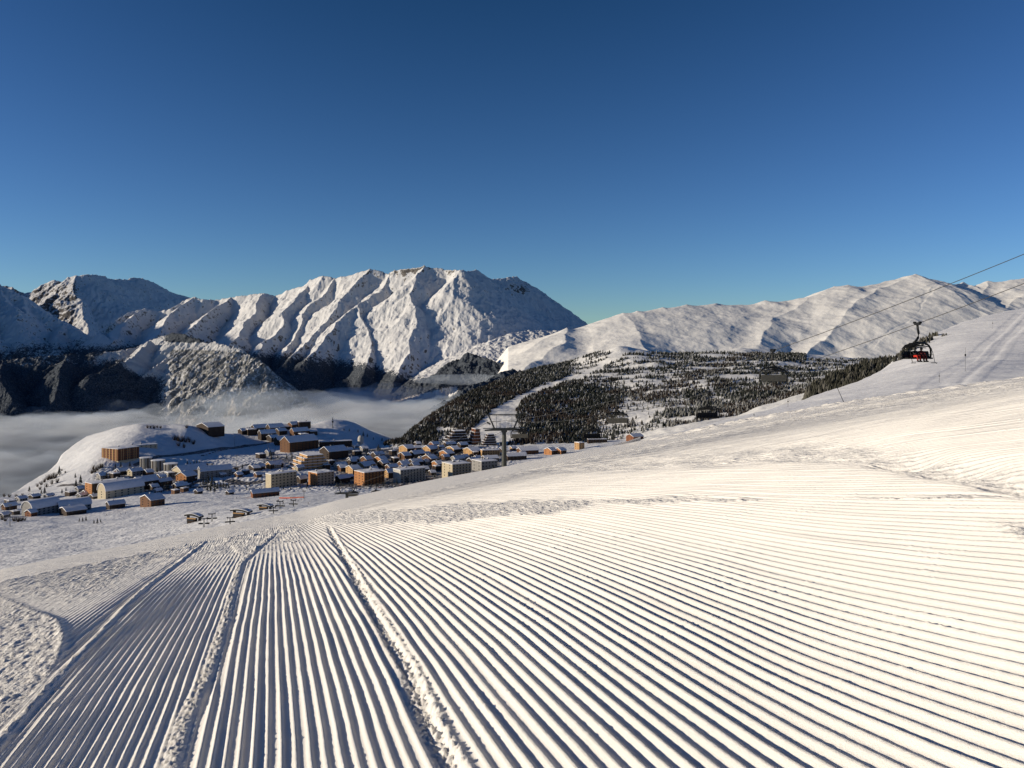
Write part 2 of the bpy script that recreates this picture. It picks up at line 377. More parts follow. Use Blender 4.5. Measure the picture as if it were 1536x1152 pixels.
def near_ground():
    VV=[];FF=[];A1=[];A2=[];A3=[];base=0
    def tier(s0,s1,ns_step,ts,fine,mask,dzoff=0):
        nonlocal base
        ss=np.arange(s0,s1,ns_step); nr,nc=len(ts),len(ss)
        Sg,Tg=np.meshgrid(ss,ts)
        x=Sg*ct+Tg*st; y=-Sg*st+Tg*ct
        Yc=np.maximum(y,.4); u=x/Yc
        keep=(np.abs(u)<.70+mask/Yc)&(y>.9)
        kf=keep[:-1,:-1]|keep[1:,:-1]|keep[:-1,1:]|keep[1:,1:]
        F=grid_faces(nr,nc)[kf.ravel()]
        used=np.zeros(nr*nc,bool); used[F.ravel()]=True
        idx=np.cumsum(used)-1
        xs=x.ravel()[used]; ys=y.ravel()[used]
        z,sw,gf,ruf=near_detail(xs,ys,fine)
        VV.append(np.stack([xs,ys,z+dzoff],1)); FF.append(idx[F]+base); A1.append(sw);A2.append(gf);A3.append(ruf)
        base+=int(used.sum())
    ts=[1.0]
    while ts[-1]<26: ts.append(ts[-1]+max(.008,.00072*ts[-1]**2))
    tier(-14,26,LAM/7,np.array(ts),True,.35)
    ts=[24.5]
    while ts[-1]<75: ts.append(ts[-1]+.22+.004*(ts[-1]-24))
    tier(-40,75,.16,np.array(ts),False,3,-.012)
    ts=[73.]
    while ts[-1]<250: ts.append(ts[-1]+.6)
    tier(-160,260,.55,np.array(ts),False,8,-.03)
    V=np.concatenate(VV); F=np.concatenate(FF)
    print('near verts',len(V),'faces',len(F))
    me=np_mesh('snow_slope',V,F,[M['snow_near']],{'gs':np.concatenate(A1),'gfar':np.concatenate(A2),'ruf':np.concatenate(A3)})
    mobj('snow_slope',me,kind='structure')
near_ground()
# skirt so that the slope goes on to the sides of and behind the camera
ss=np.linspace(-30,30,61); yy=np.linspace(-25,4,30); Xg,Yg=np.meshgrid(ss,yy)
Zg=z_near(Xg,np.maximum(Yg,.05))-.06
me=np_mesh('snow_ground',np.stack([Xg.ravel(),Yg.ravel(),Zg.ravel()],1),grid_faces(30,61),[M['snow_near']],{'gs':Xg.ravel()*0,'gfar':Xg.ravel()*0,'ruf':Xg.ravel()*0+.3})
mobj('snow_ground',me,kind='structure')

# ------------------------------------------------------------------ control-point terrain
class Surf:
    def __init__(s,pts,edge=None,drop=.002,reg=1e-4,nz=(1.0,40.)):
        p=np.array(pts,float); s.c=np.stack([p[:,0]/100,9*np.log(p[:,2]/1000)],1)
        z=(HZ-p[:,1])/FP*p[:,2]; n=len(p)
        r=np.linalg.norm(s.c[:,None]-s.c[None],axis=2)
        K=s.k(r)+np.eye(n)*reg*10; P=np.concatenate([np.ones((n,1)),s.c],1)
        Amat=np.block([[K,P],[P.T,np.zeros((3,3))]])
        s.w=np.linalg.solve(Amat,np.concatenate([z,np.zeros(3)])); s.n=n
        s.edge=np.array(edge,float) if edge is not None else None; s.drop=drop; s.nz=nz
    def k(s,r): return np.where(r>1e-9,r*r*np.log(np.maximum(r,1e-9)),0)
    def z(s,x,y,detail=True):
        x=np.asarray(x,float); y=np.asarray(y,float)
        px=CX+FP*x/y; a=px/100; b=9*np.log(y/1000); out=s.w[s.n]+s.w[s.n+1]*a+s.w[s.n+2]*b
        for i in range(s.n):
            out=out+s.w[i]*s.k(np.hypot(a-s.c[i,0],b-s.c[i,1]))
        if s.edge is not None:
            ye=np.interp(px,s.edge[:,0],s.edge[:,1]); out=out-s.drop*np.maximum(y-ye,0)**2
        if detail: out=out+s.nz[0]*fbm(x/s.nz[1],y/s.nz[1],5,3)
        return out
    def grid(s,u0,u1,nu,y0,y1,ny):
        u=np.linspace(u0,u1,nu); Y=np.geomspace(y0,y1,ny); U,YY=np.meshgrid(u,Y)
        X=U*YY; Z=s.z(X,YY); return X,YY,Z
    def prep(s):   # lookup for ray hits
        s.gu=np.linspace(-.75,.75,301); s.gy=np.geomspace(s.hy[0],s.hy[1],500)
        U,YY=np.meshgrid(s.gu,s.gy); s.gv=s.z(U*YY,YY)/YY
    def hit(s,px,py):
        i=int(round((np.clip((px-CX)/FP,-.75,.75)+.75)/1.5*300)); v=s.gv[:,i]; t=(HZ-py)/FP
        ok=np.where(v>=t)[0]
        j=ok[0] if len(ok) else int(np.argmax(v))
        Y=s.gy[j]
        if j>0 and v[j]>v[j-1]:
            f=np.clip((t-v[j-1])/(v[j]-v[j-1]),0,1); Y=s.gy[j-1]+(s.gy[j]-s.gy[j-1])*f
        x=(px-CX)/FP*Y; return x,Y,float(s.z(np.array([x]),np.array([Y]))[0])
def seg_mask(x,y,poly,wid):
    """1 on a world polyline, fading over wid metres"""
    d=np.full(x.shape,1e9)
    for (ax,ay),(bx,by) in zip(poly[:-1],poly[1:]):
        L=(bx-ax)**2+(by-ay)**2+1e-9; t=np.clip(((x-ax)*(bx-ax)+(y-ay)*(by-ay))/L,0,1)
        d=np.minimum(d,np.hypot(x-ax-t*(bx-ax),y-ay-t*(by-ay)))
    return sstep(wid*1.4,wid*.6,d)

vp=[(0,872,330),(100,862,320),(200,850,300),(300,835,260),(400,815,260),(500,790,260),(600,765,300),(700,745,330),(800,725,360),(900,705,400),
(0,850,420),(0,820,570),(0,787,800),(100,820,520),(100,790,740),(100,768,930),(200,800,540),(200,772,830),(200,752,980),(300,790,460),(300,772,640),(300,752,920),
(0,762,970),(0,749,1120),(60,741,1180),(100,742,1150),(150,737,1150),(200,736,1120),(250,736,1120),(300,736,1100),(340,773,480),(375,768,520),(350,757,750),(400,752,850),(400,736,1080),
(450,747,860),(450,727,1150),(500,750,640),(500,733,1050),(550,731,1080),(600,722,1150),(650,713,1230),(700,702,1290),(750,692,1350),(800,682,1430),(850,674,1500),(900,664,1560),
(400,712,1230),(350,708,1260),(300,716,1220),(250,716,1230),(200,716,1230),(150,716,1240),
(200,701,1330),(250,698,1340),(300,697,1350),(350,691,1400),(400,690,1400),(450,691,1400),(500,700,1340),(550,696,1380),(600,688,1420),(650,682,1480),(700,677,1520),
(600,670,1620),(650,668,1650),(700,667,1650),(750,667,1640),(800,668,1620),
(30,739,1240),(60,716,1380),(85,704,1440),(92,690,1500),(130,658,1600),(180,643,1580),(210,638,1560),(250,641,1570),(280,639,1570),(300,643,1600),(330,650,1650),(380,649,1750),(430,646,1750),(470,641,1800),(500,631,1850),(530,634,1880),(560,648,1930),(590,661,1930),(620,673,1880),
(120,703,1320),(160,684,1350),(200,668,1420),(250,677,1440),(300,681,1480),(350,671,1580),(400,666,1640),(450,673,1570),(500,664,1660),(550,671,1720),(-100,745,1150),(-100,790,800),(-100,880,400)]
VIL=Surf(vp,edge=[(-200,1150),(0,1150),(30,1280),(60,1400),(85,1470),(92,1520),(130,1620),(180,1600),(210,1580),(280,1570),(330,1650),(380,1750),(430,1750),(500,1850),(560,1930),(620,1960),(700,2500),(1200,2500)],drop=.004,reg=2e-3,nz=(2.2,45.))
VIL.hy=(430,2000); VIL.prep()
def vil_xy(lst): return [VIL.hit(a,b)[:2] for a,b in lst]
X,YY,Z=VIL.grid(-.78,.16,900,240,2150,900)
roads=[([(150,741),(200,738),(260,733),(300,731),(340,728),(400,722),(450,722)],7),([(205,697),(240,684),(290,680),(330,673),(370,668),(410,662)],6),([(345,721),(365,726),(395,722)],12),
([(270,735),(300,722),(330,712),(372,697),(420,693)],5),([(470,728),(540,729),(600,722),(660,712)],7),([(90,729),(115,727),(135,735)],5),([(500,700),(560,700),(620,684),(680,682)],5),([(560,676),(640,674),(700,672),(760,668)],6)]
rd=np.zeros(X.shape)
for pl,wd in roads: rd=np.maximum(rd,seg_mask(X,YY,vil_xy(pl),wd))
PXv=CX+FP*X/YY; PYv=HZ-FP*Z/YY
gp=.24*sstep(120,150,PXv)*sstep(790,770,PXv)*sstep(742,734,PYv)*sstep(668,680,PYv+.05*(PXv-500))+.40*sstep(480,520,PXv)*sstep(780,740,PXv)*sstep(668,676,PYv)*sstep(738,722,PYv)+.34*sstep(120,150,PXv)*sstep(300,260,PXv)*sstep(706,714,PYv)*sstep(745,738,PYv)+.25*sstep(380,440,PXv)*sstep(700,640,PXv)*np.exp(-((PYv-727)/7)**2)+.30*sstep(110,60,PXv)*np.exp(-((PYv-748)/5)**2)+.36*sstep(380,400,PXv)*sstep(520,480,PXv)*np.exp(-((PYv-690)/12)**2)  # village shade and dark vegetation painted onto the ground through the road mask
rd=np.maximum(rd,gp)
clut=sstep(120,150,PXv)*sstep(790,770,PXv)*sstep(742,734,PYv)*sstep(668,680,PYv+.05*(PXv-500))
Z=Z+clut*1.7*(np.abs(perlin(X/8,YY/16,401))+.6*np.abs(perlin(X/4,YY/9,402))-.3)+sstep(735,750,PYv)*.3*np.abs(perlin(X/5,YY/10,403))+sstep(765,800,PYv)*.28*np.abs(perlin(X/2.2,YY/5,404))
me=np_mesh('village_ground',np.stack([X.ravel(),YY.ravel(),Z.ravel()],1),grid_faces(*X.shape),[M['snow_mid']],{'road':rd.ravel()})  # road mask: roads plus the painted village shade and dark vegetation
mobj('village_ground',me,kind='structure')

# forested hill
hp=[(600,669,1720),(640,640,1950),(700,600,2250),(760,574,2550),(800,558,2750),(860,546,2850),(905,529,2880),(925,519,2900),(960,524,2950),(1000,531,3000),(1050,529,3000),(1110,522,3000),(1180,530,3000),(1260,537,2950),(1330,542,2900),(1420,546,2900),
(560,700,1600),(650,673,1640),(700,670,1640),(750,669,1630),(800,670,1600),(850,670,1580),(900,667,1560),(1000,660,1450),(1100,645,1400),(1200,615,1400),(1300,590,1300),
(710,647,1820),(770,642,1820),(740,617,2020),(790,590,2300),(860,570,2480),(900,550,2700),(850,622,1980),(950,602,2050),(950,562,2480),(1050,602,1950),(1050,562,2400),(1150,592,1950),(1150,557,2400),(1250,567,2200),(1250,551,2500),(1340,565,2000),(1340,552,2400),(650,656,1800),(680,642,1900),(720,607,2180),(1000,632,1720),(900,642,1780),(640,665,1740)]
HIL=Surf(hp,edge=[(500,1650),(600,1760),(640,2000),(700,2310),(760,2600),(800,2800),(925,2930),(1050,3050),(1110,3050),(1420,2950)],drop=.0012,reg=2e-3,nz=(8.,120.))
HIL.hy=(1400,3000); HIL.prep()
X,YY,Z=HIL.grid(-.22,.60,900,1380,3300,420)
PX=CX+FP*X/YY; PY=HZ-FP*Z/YY
# gentle terraces
Z=Z+2.5*np.sin(Z/9.)*sstep(840,900,PX)
FM=np.zeros(X.shape)
me=np_mesh('hill',np.stack([X.ravel(),YY.ravel(),Z.ravel()],1),grid_faces(*X.shape),[M['hill']],{'rock':FM.ravel(),'forest_shade':FM.ravel()})
mobj('hill',me,kind='structure')

# slope on the right behind the lumps
rp=[(1050,646,160),(1100,632,200),(1180,607,260),(1220,597,300),(1265,580,350),(1300,569,390),(1340,549,440),(1370,525,480),(1400,507,520),(1440,488,560),(1480,474,600),(1536,463,650),(1620,450,700),
(1200,622,170),(1300,606,150),(1400,592,150),(1536,575,150),(1620,565,150),(1280,592,240),(1350,576,240),(1400,560,260),(1400,536,390),(1450,545,300),(1500,545,280),(1500,503,450),(1450,510,450),(1536,540,300),(1620,540,300)]
RGT=Surf(rp,edge=[(1000,190),(1100,215),(1180,270),(1265,360),(1340,450),(1400,530),(1440,570),(1536,660),(1700,760)],drop=.004,reg=2e-3,nz=(1.0,30.)); RGT.hy=(150,700); RGT.prep()
X,YY,Z=RGT.grid(.2,.76,460,120,760,320)
tr=np.zeros(X.shape)
for pl in ([(1395,580),(1440,548),(1480,515),(1510,488),(1530,470)],[(1420,582),(1465,548),(1505,512),(1540,480)]):
    q=[RGT.hit(a,b)[:2] for a,b in pl]; Z=Z-.22*seg_mask(X,YY,q,3.0)+.12*seg_mask(X,YY,[(a+5,b) for a,b in q],2)
me=np_mesh('far_piste',np.stack([X.ravel(),YY.ravel(),Z.ravel()],1),grid_faces(*X.shape),[M['snow_piste']],{'road':tr.ravel()})
mobj('far_piste',me,kind='structure')
# wooded shoulder between that slope and the hill
wp=[(1150,640,500),(1250,610,560),(1350,580,620),(1200,607,660),(1220,597,720),(1250,580,800),(1290,563,900),(1335,548,1000),(1360,548,1050),(1420,560,1050),(1100,650,650),(1450,600,700)]
WSH=Surf(wp,edge=[(1100,700),(1220,770),(1250,840),(1290,930),(1335,1030),(1450,1080)],drop=.002,reg=2e-3,nz=(3.,40.)); WSH.hy=(480,1080); WSH.prep()
X,YY,Z=WSH.grid(.28,.56,160,480,1300,120)
me=np_mesh('wooded_shoulder',np.stack([X.ravel(),YY.ravel(),Z.ravel()],1),grid_faces(*X.shape),[M['hill']],{'rock':X.ravel()*0,'forest_shade':X.ravel()*0})
mobj('wooded_shoulder',me,kind='structure')

# ------------------------------------------------------------------ mountains: ridge tents
def P3(px,py,Y): return ((px-CX)/FP*Y,Y,(HZ-py)/FP*Y)
def mountain(name,ridges,u0,u1,nu,y0,y1,ny,mat,base=-900,warp=120,ns=(60,420),rockf=None,forestf=None,slope=.75,mats=None,clip=None,seed=0,smooth_k=35.,detf=None,asym=0.,crag=0.):
    u=np.linspace(u0,u1,nu); Yl=np.geomspace(y0,y1,ny); U,Yg=np.meshgrid(u,Yl); X=U*Yg
    wx=X+warp*fbm(X/700,Yg/700,4,seed+1); wy=Yg+warp*fbm(X/700,Yg/700,4,seed+7)
    Z=np.full(X.shape,float(base)); D=np.full(X.shape,1e9)
    for rd in ridges:
        sl=slope; pts=rd
        if isinstance(rd,dict): sl=rd.get('s',slope); pts=rd['p']
        q=[P3(*p) for p in pts]
        for (ax,ay,az),(bx,by,bz) in zip(q[:-1],q[1:]):
            L=(bx-ax)**2+(by-ay)**2+1e-9
            t=np.clip(((wx-ax)*(bx-ax)+(wy-ay)*(by-ay))/L,0,1)
            d=np.hypot(wx-ax-t*(bx-ax),wy-ay-t*(by-ay))
            side=((bx-ax)*(wy-ay)-(by-ay)*(wx-ax))/math.sqrt(L)/(d+30)
            se=sl*(1+asym*np.tanh(side*3))
            zz=az+t*(bz-az)-se*d-.00003*d*d
            D=np.minimum(D,d); k=smooth_k
            hh=np.clip(.5+.5*(Z-zz)/k,0,1); Z=zz*(1-hh)+Z*hh+k*hh*(1-hh)*.6
    amp=sstep(0,350,D)*.6+.4
    n=ridged(X/ns[1],Yg/ns[1],6,seed+3)
    Z=Z+ns[0]*amp*(n-.45)+ns[0]*.22*ridged(X/(ns[1]*.18),Yg/(ns[1]*.3),4,seed+11)
    Z=Z+crag*(ridged(X/130+seed,Yg/200,4,seed+21)-.35)
    if detf: Z=Z+detf(X,Yg,Z)
    gy,gx=np.gradient(Z); dX=np.gradient(X,axis=1); dY=np.gradient(Yg,axis=0)
    sx=gx/dX; sy=gy/dY; S=np.hypot(sx,sy)
    PX=CX+FP*X/Yg; PY=HZ-FP*Z/Yg
    rk=rockf(X,Yg,Z,S,PX,PY,sx) if rockf else sstep(.9,1.7,S)*.5
    fr=forestf(X,Yg,Z,S,PX,PY,sx) if forestf else Z*0-2
    me=np_mesh(name,np.stack([X.ravel(),Yg.ravel(),Z.ravel()],1),grid_faces(ny,nu),[mat],{'rock':rk.ravel(),'forest_shade':fr.ravel()})
    return mobj(name,me,kind='structure')

# M2: the main massif
sky2=[(150,498,9800),(175,480,10000),(200,467,10300),(216,463,10400),(235,468,10500),(258,464,10600),(272,452,10800),(286,446,10900),(300,450,10900),(320,449,11000),(350,446,11000),(375,441,11000),(392,440,11000),(412,444,11100),(430,435,11100),(455,430,11100),(465,420,11100),(485,414,11100),(505,417,11150),(530,412,11150),(553,404,11150),(575,410,11200),(590,405,11200),(612,404,11250),(636,399,11300),(662,403,11400),(672,406,11400),(690,404,11300),(703,408,11500),(712,405,11700),(725,411,11800),(740,419,11900),(757,417,11900),(775,415,11900),(790,423,11900),(803,432,11900),(815,448,11900),(835,470,11900),(850,479,11900),(867,487,11900),(905,500,11900),(960,530,11900)]
_f=np.array([(100,2800),(150,2600),(286,1400),(392,1000),(485,550),(553,250),(636,-200),(690,-400),(760,500),(867,1800),(960,2200)],float)
def recede(l):
    return [(p[0],p[1],p[2]+float(np.interp(p[0],_f[:,0],_f[:,1]))*max(0,min(1.1,(p[2]-8300)/2700))) for p in l]
M2=[sky2,
 [(150,498,9800),(165,512,9500),(200,530,9000)],
 [(216,463,10400),(195,480,10000),(180,497,9700),(170,515,9300)],
 [(286,446,10900),(262,470,10400),(240,492,9900),(225,512,9500)],
 [(345,446,11000),(318,466,10500),(290,488,10000),(262,508,9500)],
 [(392,440,11000),(383,460,10600),(372,480,10200),(357,500,9800),(340,520,9300)],
 [(462,424,11100),(449,447,10650),(430,468,10250),(420,492,9900),(398,515,9500),(380,540,9000)],
 [(505,417,11150),(480,446,10700),(460,470,10300),(445,500,9900),(425,530,9300)],
 [(553,404,11150),(532,429,10750),(511,448,10450),(496,471,10150),(480,494,9800),(459,515,9500),(441,535,9100)],
 [(582,408,11200),(568,432,10800),(552,448,10500),(537,457,10300),(520,472,10050),(505,485,9850),(487,510,9500),(468,536,9100)],
 [(537,457,10300),(548,490,9900),(552,520,9500),(548,560,8900)],
 [(636,399,11300),(621,416,10900),(616,440,10550),(623,458,10250),(627,484,9900),(613,510,9550),(612,532,9250),(600,555,8950),(590,585,8500)],
 [(690,404,11300),(681,419,11000),(683,445,10650),(696,468,10350),(707,495,10000),(702,518,9700),(686,538,9400),(668,558,9050),(650,580,8700)],
 [(775,415,11900),(772,430,11600),(785,455,11200),(790,480,10900)],
 {'p':[(745,508,9500),(770,500,9700),(800,496,9900),(850,497,10200),(890,490,10500),(920,500,10800)],'s':.35},
 {'p':[(770,500,9700),(775,520,9300),(800,540,8800)],'s':.4}]
_s=recede(sky2); _i=[p[0] for p in sky2].index(690)
M2=[m if isinstance(m,dict) else recede(m) for m in M2[1:]]+[{'p':_s[:_i+1],'s':1.3},{'p':_s[_i:],'s':.8}]
def r2(X,Y,Z,S,PX,PY,sx):
    hi=sstep(420,404,PY)*.18+.16*np.exp(-((PX-600)/45)**2-((PY-408)/9)**2)+.4*np.exp(-((PX-785)/22)**2-((PY-432)/14)**2)+.25*np.exp(-((PX-745)/50)**2-((PY-430)/14)**2)
    return sstep(.85,1.8,S)*.5+hi-.04+.14*sstep(460,530,PY)+.0
def forest_shade2(X,Y,Z,S,PX,PY,sx):
    ln=np.interp(PX,[100,300,350,400,500,560,600,660,690,720,760,900],[510,506,514,520,528,538,550,566,556,532,560,620])  # wood line raised so its dark tone also paints the massif's shadowed foot
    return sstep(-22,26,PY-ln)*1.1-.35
mountain('mountain_massif',M2,-.56,.19,950,7800,14800,760,M['mountain'],base=-900,slope=.86,warp=120,ns=(32,380),rockf=r2,forestf=forest_shade2,seed=2,asym=.12,crag=17.)
# M1: far left mountain
M1=[[(-40,430,15500),(0,428,15500),(18,431,15500),(32,437,15600),(42,441,15600),(55,435,15600),(68,425,15700),(82,420,15700),(92,422,15700),(103,415,15700),(118,413,15700),(135,412,15800),(152,414,16200),(165,418,16600),(182,420,17000),(200,417,17300),(215,418,17600),(232,424,18000),(250,434,18300),(268,442,18600),(290,449,18900),(330,470,19500)],
 [(116,413,15700),(110,435,15200),(118,455,14800),(128,475,14400),(135,500,13900)],
 [(92,422,15700),(80,440,15200),(60,460,14600)],[(42,441,15600),(40,455,15000),(50,475,14500)]]
def r1(X,Y,Z,S,PX,PY,sx): return sstep(.6,1.5,S)*.35+.33*sstep(125,105,PX)*sstep(412,430,PY)+.05
mountain('distant_mountain',M1,-.72,-.35,420,13000,20500,360,M['mountain'],base=-900,slope=.95,warp=150,ns=(60,620),rockf=r1,seed=5,asym=.15,crag=26.)
M1b=[[(-80,395,12500),(-30,412,12500),(0,425,12400),(18,435,12300),(40,450,12200),(62,466,12100),(90,483,11900),(120,500,11700),(150,512,11500),(185,522,11200),(215,535,11000)],
 [(0,425,12400),(10,452,11900),(20,462,11600),(30,490,11100),(30,520,10600)],[(40,450,12200),(36,480,11500),(45,510,10900)],[(90,483,11900),(85,505,11300),(80,530,10800)],[(-40,410,12500),(-20,470,11300),(-10,510,10600)]]
def f1b(X,Y,Z,S,PX,PY,sx): return sstep(478,530,PY+.08*(PX-100))*(.78+.25*perlin(X/300,Y/500,160))-.2
mountain('snowy_foothill',M1b,-.75,-.4,420,9800,13200,260,M['mountain'],base=-900,slope=.7,warp=120,ns=(65,420),forestf=f1b,seed=8,crag=24.)
# M3: dark wooded mountain with the pale cliff
M3=[{'p':[(-120,540,5600),(-30,541,5700),(0,541,5800),(60,536,5900),(100,532,6000),(140,530,6100),(182,527,6200)],'s':.55},
 [(182,527,6300),(205,521,6450),(222,512,6500),(240,504,6500),(258,500,6450),(275,502,6300),(292,509,6150),(312,517,6000),(335,520,5850),(360,527,5720),(382,538,5620),(398,552,5560),(415,572,5500),(432,588,5460),(455,600,5420),(480,618,5400)],
 [(258,500,6450),(262,515,6280),(255,535,6050),(225,560,5800),(190,590,5600)],
 [(222,512,6300),(205,532,6000),(170,550,5700),(130,565,5500)],
 [(100,532,6000),(90,560,5500),(80,600,5200)],[(0,541,5800),(0,570,5300),(20,600,5100)],
 {'p':[(292,511,6150),(298,545,6000),(305,585,5880),(312,620,5800)],'s':1.6},
 {'p':[(335,522,5850),(340,560,5720),(345,600,5620)],'s':1.6},
 {'p':[(372,535,5660),(380,570,5540),(386,600,5440)],'s':1.6}]
def r3(X,Y,Z,S,PX,PY,sx):
    return -.3+.83*sstep(225,262,PX)*sstep(516,526,PY-.06*(PX-300)*(PX>300))+.05*sstep(.8,2,S)
def f3(X,Y,Z,S,PX,PY,sx):
    a=sstep(215,170,PX)*(.80+.12*perlin(X/260,Y/260,150))+sstep(545,575,PY)*sstep(290,220,PX)*.9
    a=a-.55*np.exp(-((PY-(585-.32*PX)-0)/10)**2)*sstep(120,180,PX)*sstep(250,225,PX)
    top=sstep(520,510,PY)*sstep(235,255,PX)*.9*sstep(330,300,PX)
    return np.maximum(a,top)-.12+.5*sstep(395,420,PX)
def d3(X,Y,Z):
    q=(X+Y)*.7; r=(X-Y)*.7; m=sstep(-2950,-2650,X)*sstep(70,20,Z)*sstep(6600,6300,Y)
    return m*(46*ridged(r/150,q/900,2,140)+9*ridged(r/34,q/400,2,143)-22)+12*fbm(X/120,Y/120,4,146)
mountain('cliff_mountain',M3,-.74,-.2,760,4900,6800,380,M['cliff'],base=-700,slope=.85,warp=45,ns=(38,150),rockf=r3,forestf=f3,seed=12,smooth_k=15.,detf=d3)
# M4: middle hills with snowy benches
M4=[{'p':[(560,612,6600),(600,604,6800),(640,588,7000),(675,572,7200),(700,548,7400),(716,530,7500),(740,540,7300),(770,550,7000),(800,560,6700),(850,580,6400)],'s':.5},
 {'p':[(700,548,7400),(680,570,6900),(660,590,6500),(640,612,6200)],'s':.5},
 {'p':[(780,556,6300),(755,560,6000),(735,572,5700),(715,588,5500),(690,604,5300),(660,620,5100)],'s':.5}]
def f4(X,Y,Z,S,PX,PY,sx):
    a=np.full(X.shape,.95)
    a=a-1.3*np.exp(-((PY-(584-.45*(PX-735)))/6)**2)*sstep(690,715,PX)*sstep(765,745,PX)
    a=a-1.2*np.exp(-((PY-(596-.25*(PX-640)))/7)**2)*sstep(575,600,PX)*sstep(695,675,PX)
    return a
mountain('wooded_foothill',M4,-.2,.1,420,4900,7900,260,M['mountain'],base=-700,slope=.5,warp=220,ns=(110,420),forestf=f4,seed=15)
# M5: bright snow ridge on the right
M5=[{'p':[(740,560,6800),(790,530,7100),(820,508,7400),(850,495,7600),(885,487,7800),(910,482,7900),(935,473,8000),(960,468,8000),(1000,463,8100),(1035,459,8200),(1075,457,8300),(1110,458,8300),(1150,453,8400),(1200,449,8500),(1225,445,8500),(1240,437,8600),(1258,431,8700),(1280,429,8700),(1310,428,8800),(1330,423,8900),(1352,417,9000),(1370,414,9000),(1380,420,9000),(1389,431,9000),(1402,430,9000),(1420,428,9000),(1432,432,9000),(1444,426,9000),(1456,434,9000),(1470,429,9000),(1486,424,9000),(1500,424,9000),(1518,422,9000),(1536,419,9000),(1600,412,9000)],'s':.38},
 {'p':[(935,473,8000),(960,500,7200),(980,530,6500),(1000,560,6000)],'s':.3},
 {'p':[(1215,449,8500),(1165,480,7700),(1140,515,6900)],'s':.36},
 {'p':[(1370,414,9000),(1330,435,8500),(1290,452,8100),(1260,480,7600),(1230,515,7000),(1215,535,6600)],'s':.5},
 {'p':[(1444,426,9000),(1410,432,8700),(1390,440,8400),(1385,465,8000),(1370,490,7600),(1330,512,7200),(1300,530,6900)],'s':1.2},
 {'p':[(1370,490,7600),(1350,520,7200),(1340,545,6900)],'s':.6},
 {'p':[(1486,424,9000),(1470,450,8400),(1440,480,7800),(1400,510,7300)],'s':.5},{'p':[(1600,412,9000),(1536,450,8200),(1500,480,7700)],'s':.5},
 {'p':[(850,495,7600),(840,520,7000),(800,545,6500),(780,560,6200)],'s':.35}]
def r5(X,Y,Z,S,PX,PY,sx):
    s=-.05+sstep(.65,1.3,S)*.45+.30*sstep(1240,1290,PX)*np.exp(-((PY-505-8*np.sin(PX/17))/20)**2)+.25*np.exp(-((PX-1255)/22)**2-((PY-437)/7)**2)
    return s+.22*np.exp(-((PX-1410)/30)**2-((PY-460)/35)**2)+.1*np.exp(-((PX-1500)/60)**2-((PY-440)/14)**2)-.02
def f5(X,Y,Z,S,PX,PY,sx): return Z*0-2
def d5(X,Y,Z): return -.9*np.maximum(0,(-.005-X/Y)*Y)
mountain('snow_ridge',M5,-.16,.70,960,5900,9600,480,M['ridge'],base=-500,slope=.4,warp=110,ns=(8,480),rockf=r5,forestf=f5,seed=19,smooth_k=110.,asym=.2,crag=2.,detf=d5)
# ridge beyond the left edge of the view; its shadow lies over the valley
Mo=[[(-700,330,7600),(-650,300,8600),(-700,280,9700),(-760,290,10800),(-780,330,12000)]]
mountain('valley_side_ridge',Mo,-1.45,-.92,160,7000,12500,120,M['mountain'],base=-900,slope=.7,warp=150,ns=(80,500),seed=23)
# valley floor under everything, out to the horizon
me=np_mesh('valley_floor',[(-60000,-2000,-1000),(60000,-2000,-1000),(60000,55000,-1000),(-60000,55000,-1000)],[(0,1,2,3)],[M['mountain']],{'rock':[0,0,0,0],'forest_shade':[.6]*4})
mobj('valley_floor',me,kind='structure')

# ------------------------------------------------------------------ cloud sea
def mat_cloud(name,thr,soft,amax,alb=(.2,.22,.25),sc_=(.00055,.0011,.004)):
    m,nt=new_mat(name); p=pos(nt)
    mp=N(nt,'ShaderNodeMapping',inp={'Scale':sc_}); nt.links.new(p,mp.inputs[0])
    n=noise(nt,mp.outputs[0],1.0,6,.55,.4)
    e=attr(nt,'edge')
    a=ramp(nt,mth(nt,'ADD',n,mth(nt,'SUBTRACT',e,1.0)),[(thr,0.0),(min(.99,thr+soft),amax)])
    n2=noise(nt,mp.outputs[0],.6,4,.5)
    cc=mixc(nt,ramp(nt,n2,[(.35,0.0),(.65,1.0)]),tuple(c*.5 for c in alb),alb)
    d=N(nt,'ShaderNodeBsdfDiffuse'); t=N(nt,'ShaderNodeBsdfTranslucent'); tr=N(nt,'ShaderNodeBsdfTransparent')
    nt.links.new(cc,d.inputs[0]); nt.links.new(cc,t.inputs[0])
    mx=N(nt,'ShaderNodeMixShader',inp={0:.3}); nt.links.new(d.outputs[0],mx.inputs[1]); nt.links.new(t.outputs[0],mx.inputs[2])
    m2=N(nt,'ShaderNodeMixShader'); nt.links.new(a,m2.inputs[0]); nt.links.new(tr.outputs[0],m2.inputs[1]); nt.links.new(mx.outputs[0],m2.inputs[2])
    o=N(nt,'ShaderNodeOutputMaterial'); nt.links.new(m2.outputs[0],o.inputs[0]); return m
CLM=[mat_cloud('valley_cloud',.40,.22,.55),mat_cloud('valley_cloud_dense',.12,.2,.97)]
